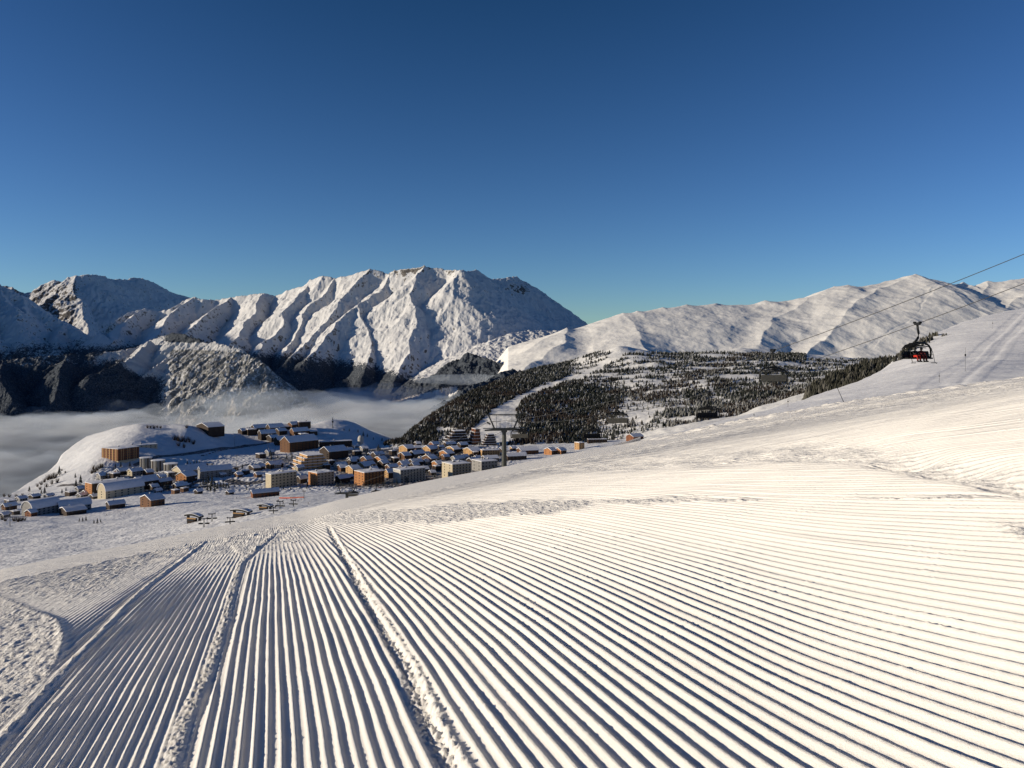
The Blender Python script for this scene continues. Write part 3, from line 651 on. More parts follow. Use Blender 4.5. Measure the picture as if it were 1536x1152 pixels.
def cloud_sheet(z0,i,dens,y0=2050,y1=6900,u0=-.9,u1=.02,amp=55):
    u=np.linspace(u0,u1,220); Y=np.geomspace(y0,y1,150); U,Yg=np.meshgrid(u,Y); X=U*Yg
    n=fbm(X/900+i*.13,Yg/1300,4,90)+.35*fbm(X/260,Yg/300,4,97+i)
    Z=z0+amp*n+22*sstep(-1600,-400,X)*sstep(3500,5500,Yg)
    e=sstep(u1,u1-.06,U)*sstep(y1,y1-500,Yg)*sstep(y0-1,y0+250,Yg)
    return np.stack([X.ravel(),Yg.ravel(),Z.ravel()],1),grid_faces(*X.shape),e.ravel()
def cloud_sea():
    u=np.linspace(-.95,-.02,300); Y=np.geomspace(2080,6600,220); U,Yg=np.meshgrid(u,Y); X=U*Yg
    n=fbm(X/700,Yg/900,4,90)+.38*fbm(X/190,Yg/210,5,97)
    top=-385+125*n+25*sstep(4500,6200,Yg)
    nr,nc=X.shape; Vt=np.stack([X,Yg,top],-1).reshape(-1,3); Vb=np.stack([X,Yg,X*0-470],-1).reshape(-1,3)
    F=grid_faces(nr,nc); Fb=F[:,::-1]+nr*nc
    ring=list(range(nc))+[r*nc+nc-1 for r in range(1,nr)]+[(nr-1)*nc+c for c in range(nc-2,-1,-1)]+[r*nc for r in range(nr-2,0,-1)]
    S=[(ring[k],ring[k]+nr*nc,ring[(k+1)%len(ring)]+nr*nc,ring[(k+1)%len(ring)]) for k in range(len(ring))]
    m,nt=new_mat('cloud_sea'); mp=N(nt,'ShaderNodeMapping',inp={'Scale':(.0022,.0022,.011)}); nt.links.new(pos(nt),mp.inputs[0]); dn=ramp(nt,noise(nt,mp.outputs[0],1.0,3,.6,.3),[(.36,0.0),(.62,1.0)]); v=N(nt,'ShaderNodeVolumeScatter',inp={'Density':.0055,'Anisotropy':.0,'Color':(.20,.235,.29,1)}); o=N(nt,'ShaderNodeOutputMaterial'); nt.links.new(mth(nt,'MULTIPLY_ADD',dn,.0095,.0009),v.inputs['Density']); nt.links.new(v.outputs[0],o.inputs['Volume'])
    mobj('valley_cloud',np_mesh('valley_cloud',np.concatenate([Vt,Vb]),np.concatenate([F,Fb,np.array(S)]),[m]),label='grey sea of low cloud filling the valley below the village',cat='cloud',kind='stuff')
cloud_sea()
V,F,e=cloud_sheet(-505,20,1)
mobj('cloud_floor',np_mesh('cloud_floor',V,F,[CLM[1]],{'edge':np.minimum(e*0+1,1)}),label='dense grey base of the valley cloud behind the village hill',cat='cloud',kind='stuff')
def wisp(name,label,pts,thick,n,mat,zamp=18):
    Vs=[];Fs=[];Es=[];b=0
    px0,px1,py,Y0,Y1=pts
    for i in range(n):
        xs=np.linspace((px0-CX)/FP,(px1-CX)/FP,60); Yl=np.linspace(Y0,Y1,24); U,Yg=np.meshgrid(xs,Yl); X=U*Yg
        zc=(HZ-py)/FP*(Y0+Y1)/2
        Z=zc+(i/(n-1)-.5)*thick+zamp*fbm(X/260,Yg/260,4,130+i)
        a=np.linspace(0,1,60)[None,:]; c=np.linspace(0,1,24)[:,None]
        e=(sstep(0,.25,a)*sstep(1,.75,a)*sstep(0,.3,c)*sstep(1,.7,c))*(.62+.38*(1-abs(i/(n-1)-.5)*2))
        V=np.stack([X.ravel(),Yg.ravel(),Z.ravel()],1); Vs.append(V); Fs.append(grid_faces(24,60)+b); Es.append(e.ravel()); b+=len(V)
    mobj(name,np_mesh(name,np.concatenate(Vs),np.concatenate(Fs),[mat],{'edge':np.concatenate(Es)}),label=label,cat='cloud',kind='stuff')
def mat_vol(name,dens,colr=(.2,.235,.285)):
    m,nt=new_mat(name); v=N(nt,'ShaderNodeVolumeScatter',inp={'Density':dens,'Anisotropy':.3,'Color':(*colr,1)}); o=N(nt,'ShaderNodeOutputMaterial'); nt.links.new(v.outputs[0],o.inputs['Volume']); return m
def puff(name,label,px,py,Y,rx,ry,rz,dens,seed):
    c=P3(px,py,Y); nu,nv=96,40
    th=np.linspace(0,2*math.pi,nu,endpoint=False)[None,:]; ph=np.linspace(.02,math.pi-.02,nv)[:,None]
    x=np.cos(th)*np.sin(ph); y=np.sin(th)*np.sin(ph); z=np.cos(ph)+0*th
    r=1+.38*fbm(x*1.6+seed,z*1.3+y*1.7+seed*.7,4,seed)
    V=np.stack([(x*rx*r).ravel()+c[0],(y*ry*r).ravel()+c[1],(z*rz*r*(1+.4*fbm(x*3+seed,y*3,3,seed+5))).ravel()+c[2]],1)
    i=np.arange(nv-1)[:,None]*nu+np.arange(nu)[None]; j=np.arange(nv-1)[:,None]*nu+(np.arange(nu)[None]+1)%nu
    F=np.stack([i,i+nu,j+nu,j],-1).reshape(-1,4)
    mobj(name,np_mesh(name,V,F,[mat_vol(name,dens)]),label=label,cat='cloud',kind='stuff')
puff('cloud_wisp','thin cloud wisp lying across the dark wooded foothill',690,569,6500,390,500,42,.0022,170)
puff('cloud_wisp','mist bank clinging to the foot of the pale cliff',430,606,5150,560,450,85,.0024,171)
puff('cloud_wisp','mist lump rising in front of the mountain foot, right of the cliff',370,600,5000,300,300,80,.0028,173)
puff('cloud_wisp','low fog tongue between the village knoll and the wooded spur',585,622,4300,320,500,60,.0022,174)

# ------------------------------------------------------------------ woods
def tree_mesh_np(P,Hh,Rr,tint,n=6,tiers=2,seed=0):
    """many small conifers: stacked jagged cones. P (k,3)"""
    r=np.random.default_rng(seed); k=len(P); Vs=[];Fs=[];Ts=[];b=0
    for t in range(tiers):
        a0=t/tiers*.62; a1=min(1,a0+.62 if t<tiers-1 else 1.0)
        rad=Rr*(1-a0*1.05)
        ang=r.random((k,1))*6.28+np.arange(n)[None]*6.2832/n
        jr=rad[:,None]*(1+r.uniform(-.35,.3,(k,n)))
        ring=np.stack([P[:,None,0]+jr*np.cos(ang),P[:,None,1]+jr*np.sin(ang),P[:,None,2]+Hh[:,None]*(a0+.06)+r.uniform(-.08,.05,(k,n))*Hh[:,None]],-1)
        apex=np.stack([P[:,0]+r.normal(0,.04,k)*Rr,P[:,1],P[:,2]+Hh*a1],-1)[:,None]
        V=np.concatenate([ring,apex],1).reshape(-1,3)
        base=np.arange(k)[:,None,None]*(n+1); f=np.stack([np.arange(n),(np.arange(n)+1)%n,np.full(n,n)],-1)[None]+base
        Vs.append(V);Fs.append(f.reshape(-1,3)+b);Ts.append(np.repeat(tint,n+1,0));b+=len(V)
    return np.concatenate(Vs),np.concatenate(Fs),np.concatenate(Ts)
def woods(name,label,surf,n,dens,hr,tintf,seed,ur,yr,tiers=2,detail_terr=False):
    r=np.random.default_rng(seed)
    u=r.uniform(ur[0],ur[1],n); Y=np.sqrt(r.uniform(yr[0]**2,yr[1]**2,n)); X=u*Y; Z=surf.z(X,Y)
    px=CX+FP*u; py=HZ-FP*Z/Y
    if detail_terr: Z=Z+2.5*np.sin(Z/9.)*sstep(840,900,px)
    d=dens(px,py,X,Y); keep=r.random(n)<d; X,Y,Z,px,py=[q[keep] for q in (X,Y,Z,px,py)]
    Hh=r.uniform(hr[0],hr[1],len(X))*(.7+.5*r.random(len(X))); Rr=Hh*r.uniform(.2,.42,len(X))
    t=tintf(px,py,X,Y,r)
    V,F,T=tree_mesh_np(np.stack([X,Y,Z-.5],1),Hh,Rr,t,6,tiers,seed)
    print(name,len(X))
    return mobj(name,np_mesh(name,V,F,[M['tree']],{'tint':T},smooth=False),label=label,cat='wood',kind='stuff')
def poly_in(px,py,poly):
    c=np.zeros(px.shape,bool); n=len(poly)
    for i in range(n):
        x0,y0=poly[i]; x1,y1=poly[(i+1)%n]
        c^=((y0>py)!=(y1>py))&(px<(x1-x0)*(py-y0)/((y1-y0) if y1!=y0 else 1e-9)+x0)
    return c
PIST=[(700,652),(712,640),(740,614),(770,598),(786,590),(800,583),(840,570),(865,560),(870,566),(830,580),(800,592),(785,600),(776,612),(774,625),(779,640),(778,655),(760,668),(700,668)]
PIS2=[(850,572),(880,556),(905,541),(925,527),(945,528),(915,545),(890,560),(868,571)]
def dens_h(px,py,X,Y):
    jx=px+3*perlin(X/40,Y/60,201); jy=py+2*perlin(X/40,Y/60,202)
    band=perlin(X/260,Y/38,203); cl=perlin(X/55,Y/55,204); big=perlin(X/180,Y/180,205)
    d=np.zeros(px.shape)
    spur=sstep(-12,-8,jy-np.interp(px,[600,640,700,760,800,860,905],[667,638,600,574,560,548,530]))*(px<905)
    d=np.maximum(d,spur*sstep(870,840,px-(py-560)*0)*.98)
    up=sstep(526,533,jy-.012*(px-1000)); 
    terr=np.clip(.24+1.15*band+.7*cl,0,.9)*up
    d=np.where((px>862)&(py<600),np.maximum(terr,0),d)
    mid=np.clip(.56+.7*band+.9*cl+.5*big,0.04,1)
    d=np.where((px>862)&(py>=570),np.maximum(d,mid*sstep(568,588,jy)),d)
    d=np.where((px>775)&(px<935)&(py>572+.25*(px-860)),.93-.5*(cl>.42),d)
    open_=np.clip(sstep(1015,985,px+(py-620)*.4)*sstep(925,940,px+(py-600)*.9)*sstep(596,606,py),0,1)
    d=d*(1-.72*open_)
    d=np.where((py<545)&(px>1000),np.clip(.3+1.6*band+.6*cl,0,.9)*sstep(526,534,jy),d)
    d=np.where((px>1210)&(py<560),np.clip(-.15+1.5*band+cl,0,.7)*(py>540),d)
    d=np.where(poly_in(jx,jy,PIST)|poly_in(jx,jy,PIS2),0,d)
    d=np.where((px<700)&(px>655)&(py>640+.1*(px-660)),d*np.clip(.35+cl,0,1),d)
    return d*sstep(672,664,py)
def tint_h(px,py,X,Y,r):
    n=len(px); g=r.uniform(.6,1.3,(n,1))
    base=np.array([[.030,.034,.030]])*g
    brown=np.array([[.052,.042,.036]])*g
    frost=np.array([[.30,.30,.29]])*g
    mb=perlin(X/150,Y/90,211)
    b=(sstep(0.0,.35,mb)*(py>565)*sstep(560,590,py)+.9*np.exp(-((py-(625-.42*(px-900)))/9)**2)*(px>880)*(px<1230)+.8*np.exp(-((py-(585+.0*px))/18)**2)*(px>1100)*(px<1220)*0)
    ed=np.interp(px,[1000,1100,1200,1230],[652,630,604,598]); b=b+.9*(px>1000)*(px<1235)*sstep(22,12,ed-py+4*perlin(X/60,Y/60,212))
    b=np.clip(b+.35*(px<800)*(r.random(n)<.5),0,1)[:,None]
    f=((r.random(n)<.32-.16*(px<930)*(py>575)+.2*(py>600)*(px>930))).astype(float)[:,None]
    c=base*(1-b)+brown*b
    return c*(1-f*.75)+frost*f*.75
woods('hillside_wood','dark snow-dusted wood covering the terraced hill behind the village',HIL,95000,dens_h,(5.5,11),tint_h,301,(-.16,.52),(1620,3020),2,True)
def dens_s(px,py,X,Y):
    lo=np.interp(px,[1190,1220,1265,1300,1345],[612,600,583,573,556]); up=np.interp(px,[1190,1215,1250,1290,1335,1350],[612,592,572,556,545,548])
    return .95*sstep(1205,1225,px)*sstep(1346,1334,px+2*perlin(X/9,Y/9,8))*(py>up-2)*(np.clip(.8+perlin(X/25,Y/25,9),0,1))
def tint_s(px,py,X,Y,r):
    n=len(px); g=r.uniform(.5,1.3,(n,1)); f=(r.random(n)<.3).astype(float)[:,None]
    return np.array([[.045,.045,.036]])*g*(1-f)+np.array([[.12,.115,.1]])*g*f
woods('shoulder_wood','thick band of dark shrubs along the edge of the bright right-hand slope',WSH,6500,dens_s,(7,12),tint_s,302,(.34,.5),(600,1040),2)
def dens_r(px,py,X,Y): return .9*np.exp(-((py-np.interp(px,[1300,1345,1400,1440],[566,536,507,489]))/4)**2)*(px>1335)*(px<1420)*np.clip(.1+1.6*perlin(X/12,Y/12,7),0,1)
woods('ridge_shrubs','sparse dark shrubs on the crest of the right-hand slope',RGT,5000,dens_r,(2.2,4),tint_s,303,(.46,.56),(420,540),2)

# ------------------------------------------------------------------ village buildings
_wc={}
def unit_mesh(key,mat):
    if key in _wc: return _wc[key]
    m=MB()
    if key=='window': m.box(-.5,.5,-.06,.02,0,1)
    elif key=='door': m.box(-.5,.5,-.07,.02,0,1)
    elif key=='balcony': m.box(-.5,.5,-1.3,0,-.12,0).box(-.5,.5,-1.3,-1.22,0,.95)
    me=m.mesh(key,mat); _wc[key]=me; return me
def put(me,name,parent,loc,rz=0,scl=(1,1,1)):
    o=bpy.data.objects.new(name,me); link(o); o.parent=parent; o.location=loc; o.rotation_euler=(0,0,rz); o.scale=scl; return o
WIN=unit_mesh('window',M['glass']); BALC={}
def balc(mat):
    if mat not in BALC:
        m=MB().box(-.5,.5,-1.3,.0,-.14,0).box(-.5,.5,-1.3,-1.2,0,.95); BALC[mat]=m.mesh('balcony',M[mat])
    return BALC[mat]
def snow_slab(m,x0,x1,y0,y1,z,t,seed=0):
    """snow blanket: a bevelled, slightly domed slab"""
    n=7; k=5; vs=[];fs=[]
    r=random.Random(seed)
    for j in range(k):
        for i in range(n):
            a=i/(n-1); b=j/(k-1); e=min(a,1-a,b,1-b)
            vs.append((x0+(x1-x0)*a,y0+(y1-y0)*b,z+(t*(.55 if e==0 else 1)+ (r.uniform(-.12,.16)*t*1.5 if e>0 else 0))))
    for j in range(k-1):
        for i in range(n-1):
            a=j*n+i; fs.append((a,a+1,a+n+1,a+n))
    b=len(vs); ring=[i for i in range(n)]+[j*n+n-1 for j in range(1,k)]+[(k-1)*n+i for i in range(n-2,-1,-1)]+[j*n for j in range(k-2,0,-1)]
    for q in ring: vs.append((vs[q][0],vs[q][1],z))
    L=len(ring)
    for i in range(L): fs.append((ring[i],b+i,b+(i+1)%L,ring[(i+1)%L]))
    m.add(vs,fs)
NB=[0]
def building(kind,name,label,px,ytop,ybase,wall,group=None,rot=30,dep=None,win=(4,0),storeys=None,end=None,cat='building',flat_end=False,surf=None,front=None,stripes=None,balc_mat=None,Yoff=0,eave=.9):
    """px=(left edge, corner, right edge) in the photograph; the lit gable end is left of the corner"""
    x0,x1,x2=px; NB[0]+=1
    cx_,Y,zz=(surf or VIL).hit((x0+x2)/2,ybase)
    if Y+Yoff!=Y: Y+=Yoff
    xc=((x0+x2)/2-CX)/FP*Y
    phi=math.atan2(xc,Y); rz=R(rot)-phi if rot>=0 else R(rot)
    va=rz+phi                                    # angle seen
    w=(x2-x1)/FP*Y/max(.25,math.cos(va)); d=(x1-x0)/FP*Y/max(.3,math.sin(va)) if x1>x0 else (dep or w*.6)
    if dep: d=dep
    h=(ybase-ytop)/FP*Y
    zb=float(VIL.z(np.array([xc]),np.array([Y+ d*.3]))[0]) if surf is None else zz
    z0=(HZ-ybase)/FP*Y
    root=empty(name,(xc,Y+d*.3,z0),rz,label,cat,group)
    hw,hd=w/2,d/2; sk=8.0          # walls go down into the slope
    lit_endm=None
    if kind=='gable' and wall in('ochre','orange','cream','white') : lit_endm=M[wall]; wall='darkwood' if wall in('ochre','orange') else 'grey'  # unlit long walls get a darker material: shade put into the wall colour
    wm=M[wall]
    if kind=='flat':
        t=min(1.2,h*.12)
        MB().box(-hw,hw,-hd,hd,-sk,h-t).build('wall',wm,root)
        r=MB(); snow_slab(r,-hw-.35,hw+.35,-hd-.35,hd+.35,h-t,t,NB[0]); rf=r.build('roof',M['roofsnow'],root,smooth=False)
        rr=random.Random(NB[0])
        if w>18:
            for c in range(rr.choice((1,2,3))):
                qx=rr.uniform(-hw*.7,hw*.7); b=MB().box(qx-1.1,qx+1.1,-.9,.9,h,h+1.7).build('rooftop_housing',M['grey'],root)
                MB().box(qx-1.2,qx+1.2,-1,1,h+1.7,h+2.2).build('snow_cap',M['roofsnow'],b)
        hh=h-t; topz=[hh]
    elif kind in('gable','gablex'):
        # ridge runs along local x for 'gable' (gable end faces left, lit)
        rh=h*.34 if kind=='gable' else h*.3; hh=h-rh
        if kind=='gable':
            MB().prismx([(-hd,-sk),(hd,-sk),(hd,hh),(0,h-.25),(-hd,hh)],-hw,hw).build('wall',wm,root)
            o=eave; e=rh*o/hd
            prof=[(-hd-o,hh-e+.0),(0,h),(hd+o,hh-e),(hd+o,hh-e+.45),(hd*.5,(hh+h)/2+.9),(0,h+.85),(-hd*.5,(hh+h)/2+.9),(-hd-o,hh-e+.45)]
            prof=[(a,b+.02) for a,b in prof]
            MB().prismx(prof[:3]+prof[3:],-hw-o,hw+o).build('roof',M['roofsnow'],root)
            MB().prismx([(-hd-o-.05,hh-e-.25),(0,h-.22),(hd+o+.05,hh-e-.25),(hd+o+.05,hh-e+.02),(0,h+.02),(-hd-o-.05,hh-e+.02)],-hw-o+.12,hw+o-.12).build('eaves',M['darkwood'],root)
        else:
            MB().prism([(-hw,-sk),(hw,-sk),(hw,hh),(0,h-.25),(-hw,hh)],-hd,hd).build('wall',wm,root)
            o=eave; e=rh*o/hw
            MB().prism([(-hw-o,hh-e+.02),(0,h+.02),(hw+o,hh-e+.02),(hw+o,hh-e+.47),(0,h+.85),(-hw-o,hh-e+.47)],-hd-o,hd+o).build('roof',M['roofsnow'],root)
            MB().prism([(-hw-o-.05,hh-e-.25),(0,h-.22),(hw+o+.05,hh-e-.25),(hw+o+.05,hh-e),(0,h),(-hw-o-.05,hh-e)],-hd-o+.12,hd+o-.12).build('eaves',M['darkwood'],root)
        c=MB().box(-hw*.3-.5,-hw*.3+.5,hd*.1-.4,hd*.1+.4,hh,h+1.5).build('chimney',M['grey'],root)
        MB().box(-hw*.3-.6,-hw*.3+.6,hd*.1-.5,hd*.1+.5,h+1.5,h+1.95).build('snow_cap',M['roofsnow'],c)
    elif kind=='arch':
        hh=h*.5; n=10
        top=[(hd*math.cos(math.pi*k/n),hh+(h-hh)*math.sin(math.pi*k/n)) for k in range(n+1)]
        MB().prismx([(-hd,-sk),(hd,-sk)]+top,-hw,hw).build('wall',wm,root)
        top2=[((hd+.8)*math.cos(math.pi*k/n),hh+.1+(h-hh+.6)*math.sin(math.pi*k/n)) for k in range(n+1)]
        MB().prismx(top2+[((hd+.3)*math.cos(math.pi*k/n),hh+(h-hh+.08)*math.sin(math.pi*k/n)) for k in range(n,-1,-1)],-hw-.8,hw+.8).build('roof',M['roofsnow'],root)
    elif kind=='tower':
        hh=h-.8; n=14
        vs=[];
        MB().tube([(0,0,-sk),(0,0,hh)],[hw*.98,hw*.98],n).build('wall',wm,root)
        MB().tube([(0,0,hh),(0,0,h-.2),(0,0,h+.1)],[hw*1.06,hw*1.05,hw*.7],n).build('roof',M['roofsnow'],root,smooth=False)
        for k in range(5):
            a=-math.pi/2+(k-2)*.62-.2; MB().box(-.9,.9,-.25,.15,0,hh*.98).build('balcony_stack',M['darkwood' if k%2==0 else 'cream'],root)
            o=col.objects[-1]; o.location=(hw*.98*math.cos(a),hw*.98*math.sin(a),0); o.rotation_euler=(0,0,a+math.pi/2)
        return root
    elif kind=='stepped':
        n=5; hh=h
        wl=MB(); rf=MB()
        for k in range(n):
            f0=k/n; x_0=-hw+f0*hw*.9; x_1=hw-f0*hw*.5
            wl.box(x_0,x_1,-hd,hd,h*k/n-(sk if k==0 else 0),h*(k+1)/n-.7)
        for k in range(n):
            f0=k/n; x_0=-hw+f0*hw*.9; x_1=hw-f0*hw*.5
            rf.box(x_0-.3,x_1+.3,-hd-.3,hd+.3,h*(k+1)/n-.7,h*(k+1)/n)
        wl.build('wall',wm,root); rf.build('roof',M['roofsnow'],root)
    # windows and balconies
    nst=storeys or max(1,int(round(hh/3.1))); sh=hh/nst
    nb,ne=win
    for k in range(nst):
        zc=k*sh+sh*.3
        if balc_mat and k>0: put(balc(balc_mat),'balcony',root,(0,-hd,k*sh+.1),0,(w*.94,1,1))
        for i in range(nb):
            xw=-hw+w*(i+.5)/nb
            put(WIN,'window',root,(xw,-hd,zc),0,(min(2.2,w/nb*.6),1,sh*.48))
        for i in range(ne):
            yw=-hd+d*(i+.5)/ne
            put(WIN,'window',root,(-hw-(.1 if lit_endm else 0),yw,zc),R(-90),(min(1.8,d/ne*.55),1,sh*.45))
    if lit_endm: MB().prismx([(-hd*.96,-sk+.1),(hd*.96,-sk+.1),(hd*.96,hh-.15),(0,h-.75),(-hd*.96,hh-.15)],-hw-.10,-hw+.02).build('gable_front',lit_endm,root)
    if stripes:
        for i in range(10):
            MB().box(-hw+w*(i+.38)/10,-hw+w*(i+.62)/10,-hd-.55,-hd-.02,0,hh-.2).build('balcony_stack',M[stripes if i%3 else 'wood'],root)
        for i in range(5):
            MB().box(-hw-.55,-hw-.02,-hd+d*(i+.35)/5,-hd+d*(i+.65)/5,0,hh-.2).build('balcony_stack',M[stripes],root)
        MB().box(-hw-.2,hw+.1,-hd-.8,hd,-sk,.4).build('base_storey',M['cream'],root)
    if front:   # contrasting strip
        MB().box(-hw-.06,-hw+.9,-hd-.05,hd+.05,0,hh-.1).build('end_cladding',M[front],root)
    return root
B=building
G1='apartment blocks along the foot of the village'
B('flat','apartment_block','long cream apartment block with balcony bands, left of the row at the piste',(398,406,443),708,731,'cream',storeys=5,win=(7,0),balc_mat='cream')
B('flat','apartment_block','cream apartment block with an orange strip on its sunlit end',(461,474,499),707,728,'cream',storeys=5,win=(5,2),front='orange')
B('flat','apartment_block','bright orange apartment block with rows of white balconies',(530,545,575),706,727,'orange',storeys=5,win=(6,3),balc_mat='wood')
B('flat','apartment_block','white apartment block with dark balcony bands, right of the orange block',(589,600,637),702,723,'white',storeys=5,win=(8,0),balc_mat='grey')
B('flat','apartment_block','yellow-cream apartment block partly hidden behind the crest of the piste',(662,678,706),694,716,'cream',storeys=5,win=(6,2),balc_mat='grey')
B('flat','apartment_block','low grey block with snowy roof just left of the big lift pylon',(707,722,746),690,706,'grey',storeys=3,win=(5,2))
B('gable','hotel','large dark wooden hotel with several snowy gables above the terraced hall',(419,433,475),654,676,'wood',rot=32,win=(8,3),balc_mat='darkwood')
B('flat','hotel','red-brown hotel standing on the bright slope of the left hill',(150,172,201),671,690,'redbrown',rot=38,storeys=5,win=(9,6),stripes='ochre')
B('flat','annexe','cream snow-covered annexe behind the red-brown hotel',(178,182,232),667,679,'cream',rot=18,win=(8,0),Yoff=25)
B('tower','tower','leftmost of three small round apartment towers below the red-brown hotel',(210,210,225),686,702,'grey',cat='tower')
B('tower','tower','middle one of three small round apartment towers',(227,227,244),690,706,'grey',cat='tower')
B('tower','tower','rightmost and lowest of three small round apartment towers',(246,246,263),695,710,'grey',cat='tower')
B('flat','apartment_block','long dark timber block with sunlit orange end above the village car park',(128,137,186),721,740,'darkwood',rot=24,win=(9,2),front='orange')
B('arch','hall','wide hall with a domed snow roof and cream end wall',(147,158,210),722,744,'cream',rot=30,win=(6,1))
B('gable','chalet','wide low chalet with snowy roof between the domed hall and the round towers',(197,207,234),715,733,'darkwood',win=(5,2))
B('gable','chalet','orange gabled chalet in front of the long cream house',(262,277,292),708,724,'orange',rot=42,win=(3,3))
B('gable','house','long cream house with pitched snow roof behind the orange chalet',(257,270,308),698,716,'cream',rot=28,win=(6,0),Yoff=15)
B('gable','hall','long low building with a blue-shaded snow roof beside the conifers',(297,300,344),699,716,'grey',rot=14,dep=18,win=(7,0))
B('stepped','market_hall','terraced hall with stepped snowy roofs and orange pillars',(428,440,492),682,703,'ochre',rot=20,win=(7,2))
B('gable','public_building','dark building with steep snowy roofs right of the terraced hall',(478,492,520),670,688,'darkwood',rot=30,win=(5,2))
B('flat','hall','long low dark hall at the foot of the snowy knoll',(478,482,528),661,671,'darkwood',rot=12,dep=14,win=(10,0))
B('gable','barn','dark barn with white snow roof on the crest of the left hill',(291,308,331),635,649,'darkwood',rot=25,win=(3,0))
B('gable','chalet','small chalet half buried in snow just right of the crest barn',(356,362,374),643,651,'darkwood',win=(2,0))
B('gable','lodge','long dark lodge at the left end of the ridge-top row',(375,381,402),637,650,'darkwood',rot=22,win=(5,1))
B('gable','lodge','dark lodge with two snow roofs in the middle of the ridge-top row',(398,404,424),636,650,'darkwood',rot=22,win=(4,1))
B('gable','lodge','lodge with a brightly lit snow roof below the ridge-top row',(386,391,412),645,659,'darkwood',rot=20,win=(4,1))
B('gable','chalet','brown chalet with a sunlit snow roof left of the flat black block',(430,437,447),633,644,'wood',rot=30,win=(2,2))
B('flat','block','flat-topped dark block highest on the ridge',(446,448,465),632,645,'darkwood',rot=14,dep=14,win=(4,0))
B('gable','chalet','brown chalet with layered snow roofs just above the dark wooden hotel',(434,440,462),642,655,'wood',rot=26,win=(3,1))
B('gable','chalet','wooden chalet peeping out left of the dark wooden hotel',(410,416,430),655,667,'darkwood',rot=26,win=(2,1))
B('flat','tower_block','narrow red-brown tower block at the edge of the wood',(643,649,662),642,663,'redbrown',rot=30,win=(3,2))
B('stepped','apartment_block','dark pyramid-shaped block between the two red-brown towers',(663,668,705),646,666,'darkwood',rot=16,win=(8,0))
B('stepped','tower_block','stepped red-brown tower block left of the big lift pylon head',(702,708,722),643,667,'redbrown',rot=20,win=(3,2))
B('stepped','apartment_block','dark stepped block behind the big lift pylon',(721,725,746),651,668,'darkwood',rot=14,win=(4,0))
# chalets of the right-hand quarter
for a in [
 ('gable','ochre chalet with flat white roof at the left end of the upper chalet row',(597,610,622),668,680,'ochre',3,2),
 ('gable','pale ochre chalet second from the left in the upper chalet row',(633,645,654),669,681,'ochre',3,2),
 ('gable','golden chalet with square front right of the middle of the upper row',(668,681,690),670,680,'ochre',3,2),
 ('gable','ochre chalet with a long snow roof at the right end of the upper row',(694,708,722),672,683,'ochre',3,2),
 ('gable','vivid orange chalet in the middle of the chalet quarter',(658,671,681),676,687,'orange',3,2),
 ('gable','small reddish chalet just under the narrow tower block',(643,650,659),663,672,'redbrown',2,1),
 ('gable','dark chalet with bright roof under the pyramid block',(665,670,684),663,671,'darkwood',2,1),
 ('gable','small shaded chalet between the pyramid block and the long white roof',(686,691,702),664,672,'darkwood',2,1),
 ('gable','orange-fronted chalet behind the orange apartment block',(560,571,580),685,696,'orange',3,2),
 ('gable','wide chalet with a broad sunlit snow roof, left of the chalet quarter',(596,606,616),679,690,'wood',3,2),
 ('gable','dark chalet with domed snow roof below the pale ochre chalet',(613,621,637),676,688,'darkwood',3,1),
 ('gable','brown chalet with a low-pitched gable in the centre of the quarter',(632,646,656),683,696,'wood',3,3),
 ('gable','orange chalet half hidden by snowy trees, left of the yellow-cream block',(647,656,665),692,702,'orange',2,2),
 ('gable','chalet with thick lumpy snow roof above the white block',(612,619,634),689,699,'darkwood',3,1),
 ('gable','chalet smothered in snow above the orange apartment block',(566,574,583),691,701,'darkwood',2,1),
 ('gable','small chalet under snow left of the white apartment block',(577,584,597),697,706,'wood',2,1),
 ('gable','brown chalet directly behind the white apartment block',(596,603,614),692,703,'wood',2,1),
 ('gable','small pale house between the orange and the white apartment blocks',(576,582,590),704,717,'ochre',2,2),
 ('gable','dark chalet with shaded roof above the low grey block',(700,708,720),687,697,'darkwood',3,1),
 ('gable','grey chalet with snowy roof above the yellow-cream block',(676,683,697),684,694,'grey',3,1),
 ('gable','small white-roofed house behind the cream and orange-striped block',(500,507,520),694,704,'white',2,1),
 ('gable','ochre house with pitched roof left of the orange apartment block',(517,528,540),699,711,'ochre',3,2),
 ('gable','low ochre chalet in the row above the orange apartment block',(535,545,562),693,703,'ochre',3,2),
 ('gable','chalet with large white roof below the white church dome',(540,549,558),685,696,'wood',2,1),
 ('gable','dark snow-capped chalet right of the chalet with the large white roof',(556,563,576),678,688,'darkwood',2,1),
 ('gable','tiny house deep in snow above the market hall car park',(520,526,538),686,694,'darkwood',2,1),
 ('gable','dark house with twin snow caps right of the cream long block',(444,450,460),714,725,'darkwood',2,1),
 ('gable','small dark house between the cream-and-orange block and the orange block',(502,509,524),713,724,'darkwood',3,1),
 ('gable','brown-walled chalet below the three round towers',(232,239,256),718,728,'wood',3,1),
 ('gable','snow-heaped low chalet right of the brown-walled one',(258,264,280),725,734,'darkwood',3,1),
 ('gable','small cream house on the flat below the red-brown hotel',(190,197,212),703,713,'cream',3,1),
 ('gable','dark shed with white roof next to the small cream house',(172,178,190),703,712,'darkwood',2,1),
 ('gable','pale shop with snowy roof left of the market hall',(398,405,424),692,702,'ochre',3,1),
 ('gable','low house by the road bend behind the long cream block',(372,378,396),697,705,'darkwood',3,1),
 ]:
    B(a[0],'chalet',a[1],a[2],a[3],a[4],a[5],win=(a[6],a[7]),rot=random.choice((26,30,34)),group='chalets of the village')
B('flat','hall','long hall with a broad white roof right of the ochre chalets',(720,724,750),674,684,'ochre',rot=12,dep=18,win=(7,0))
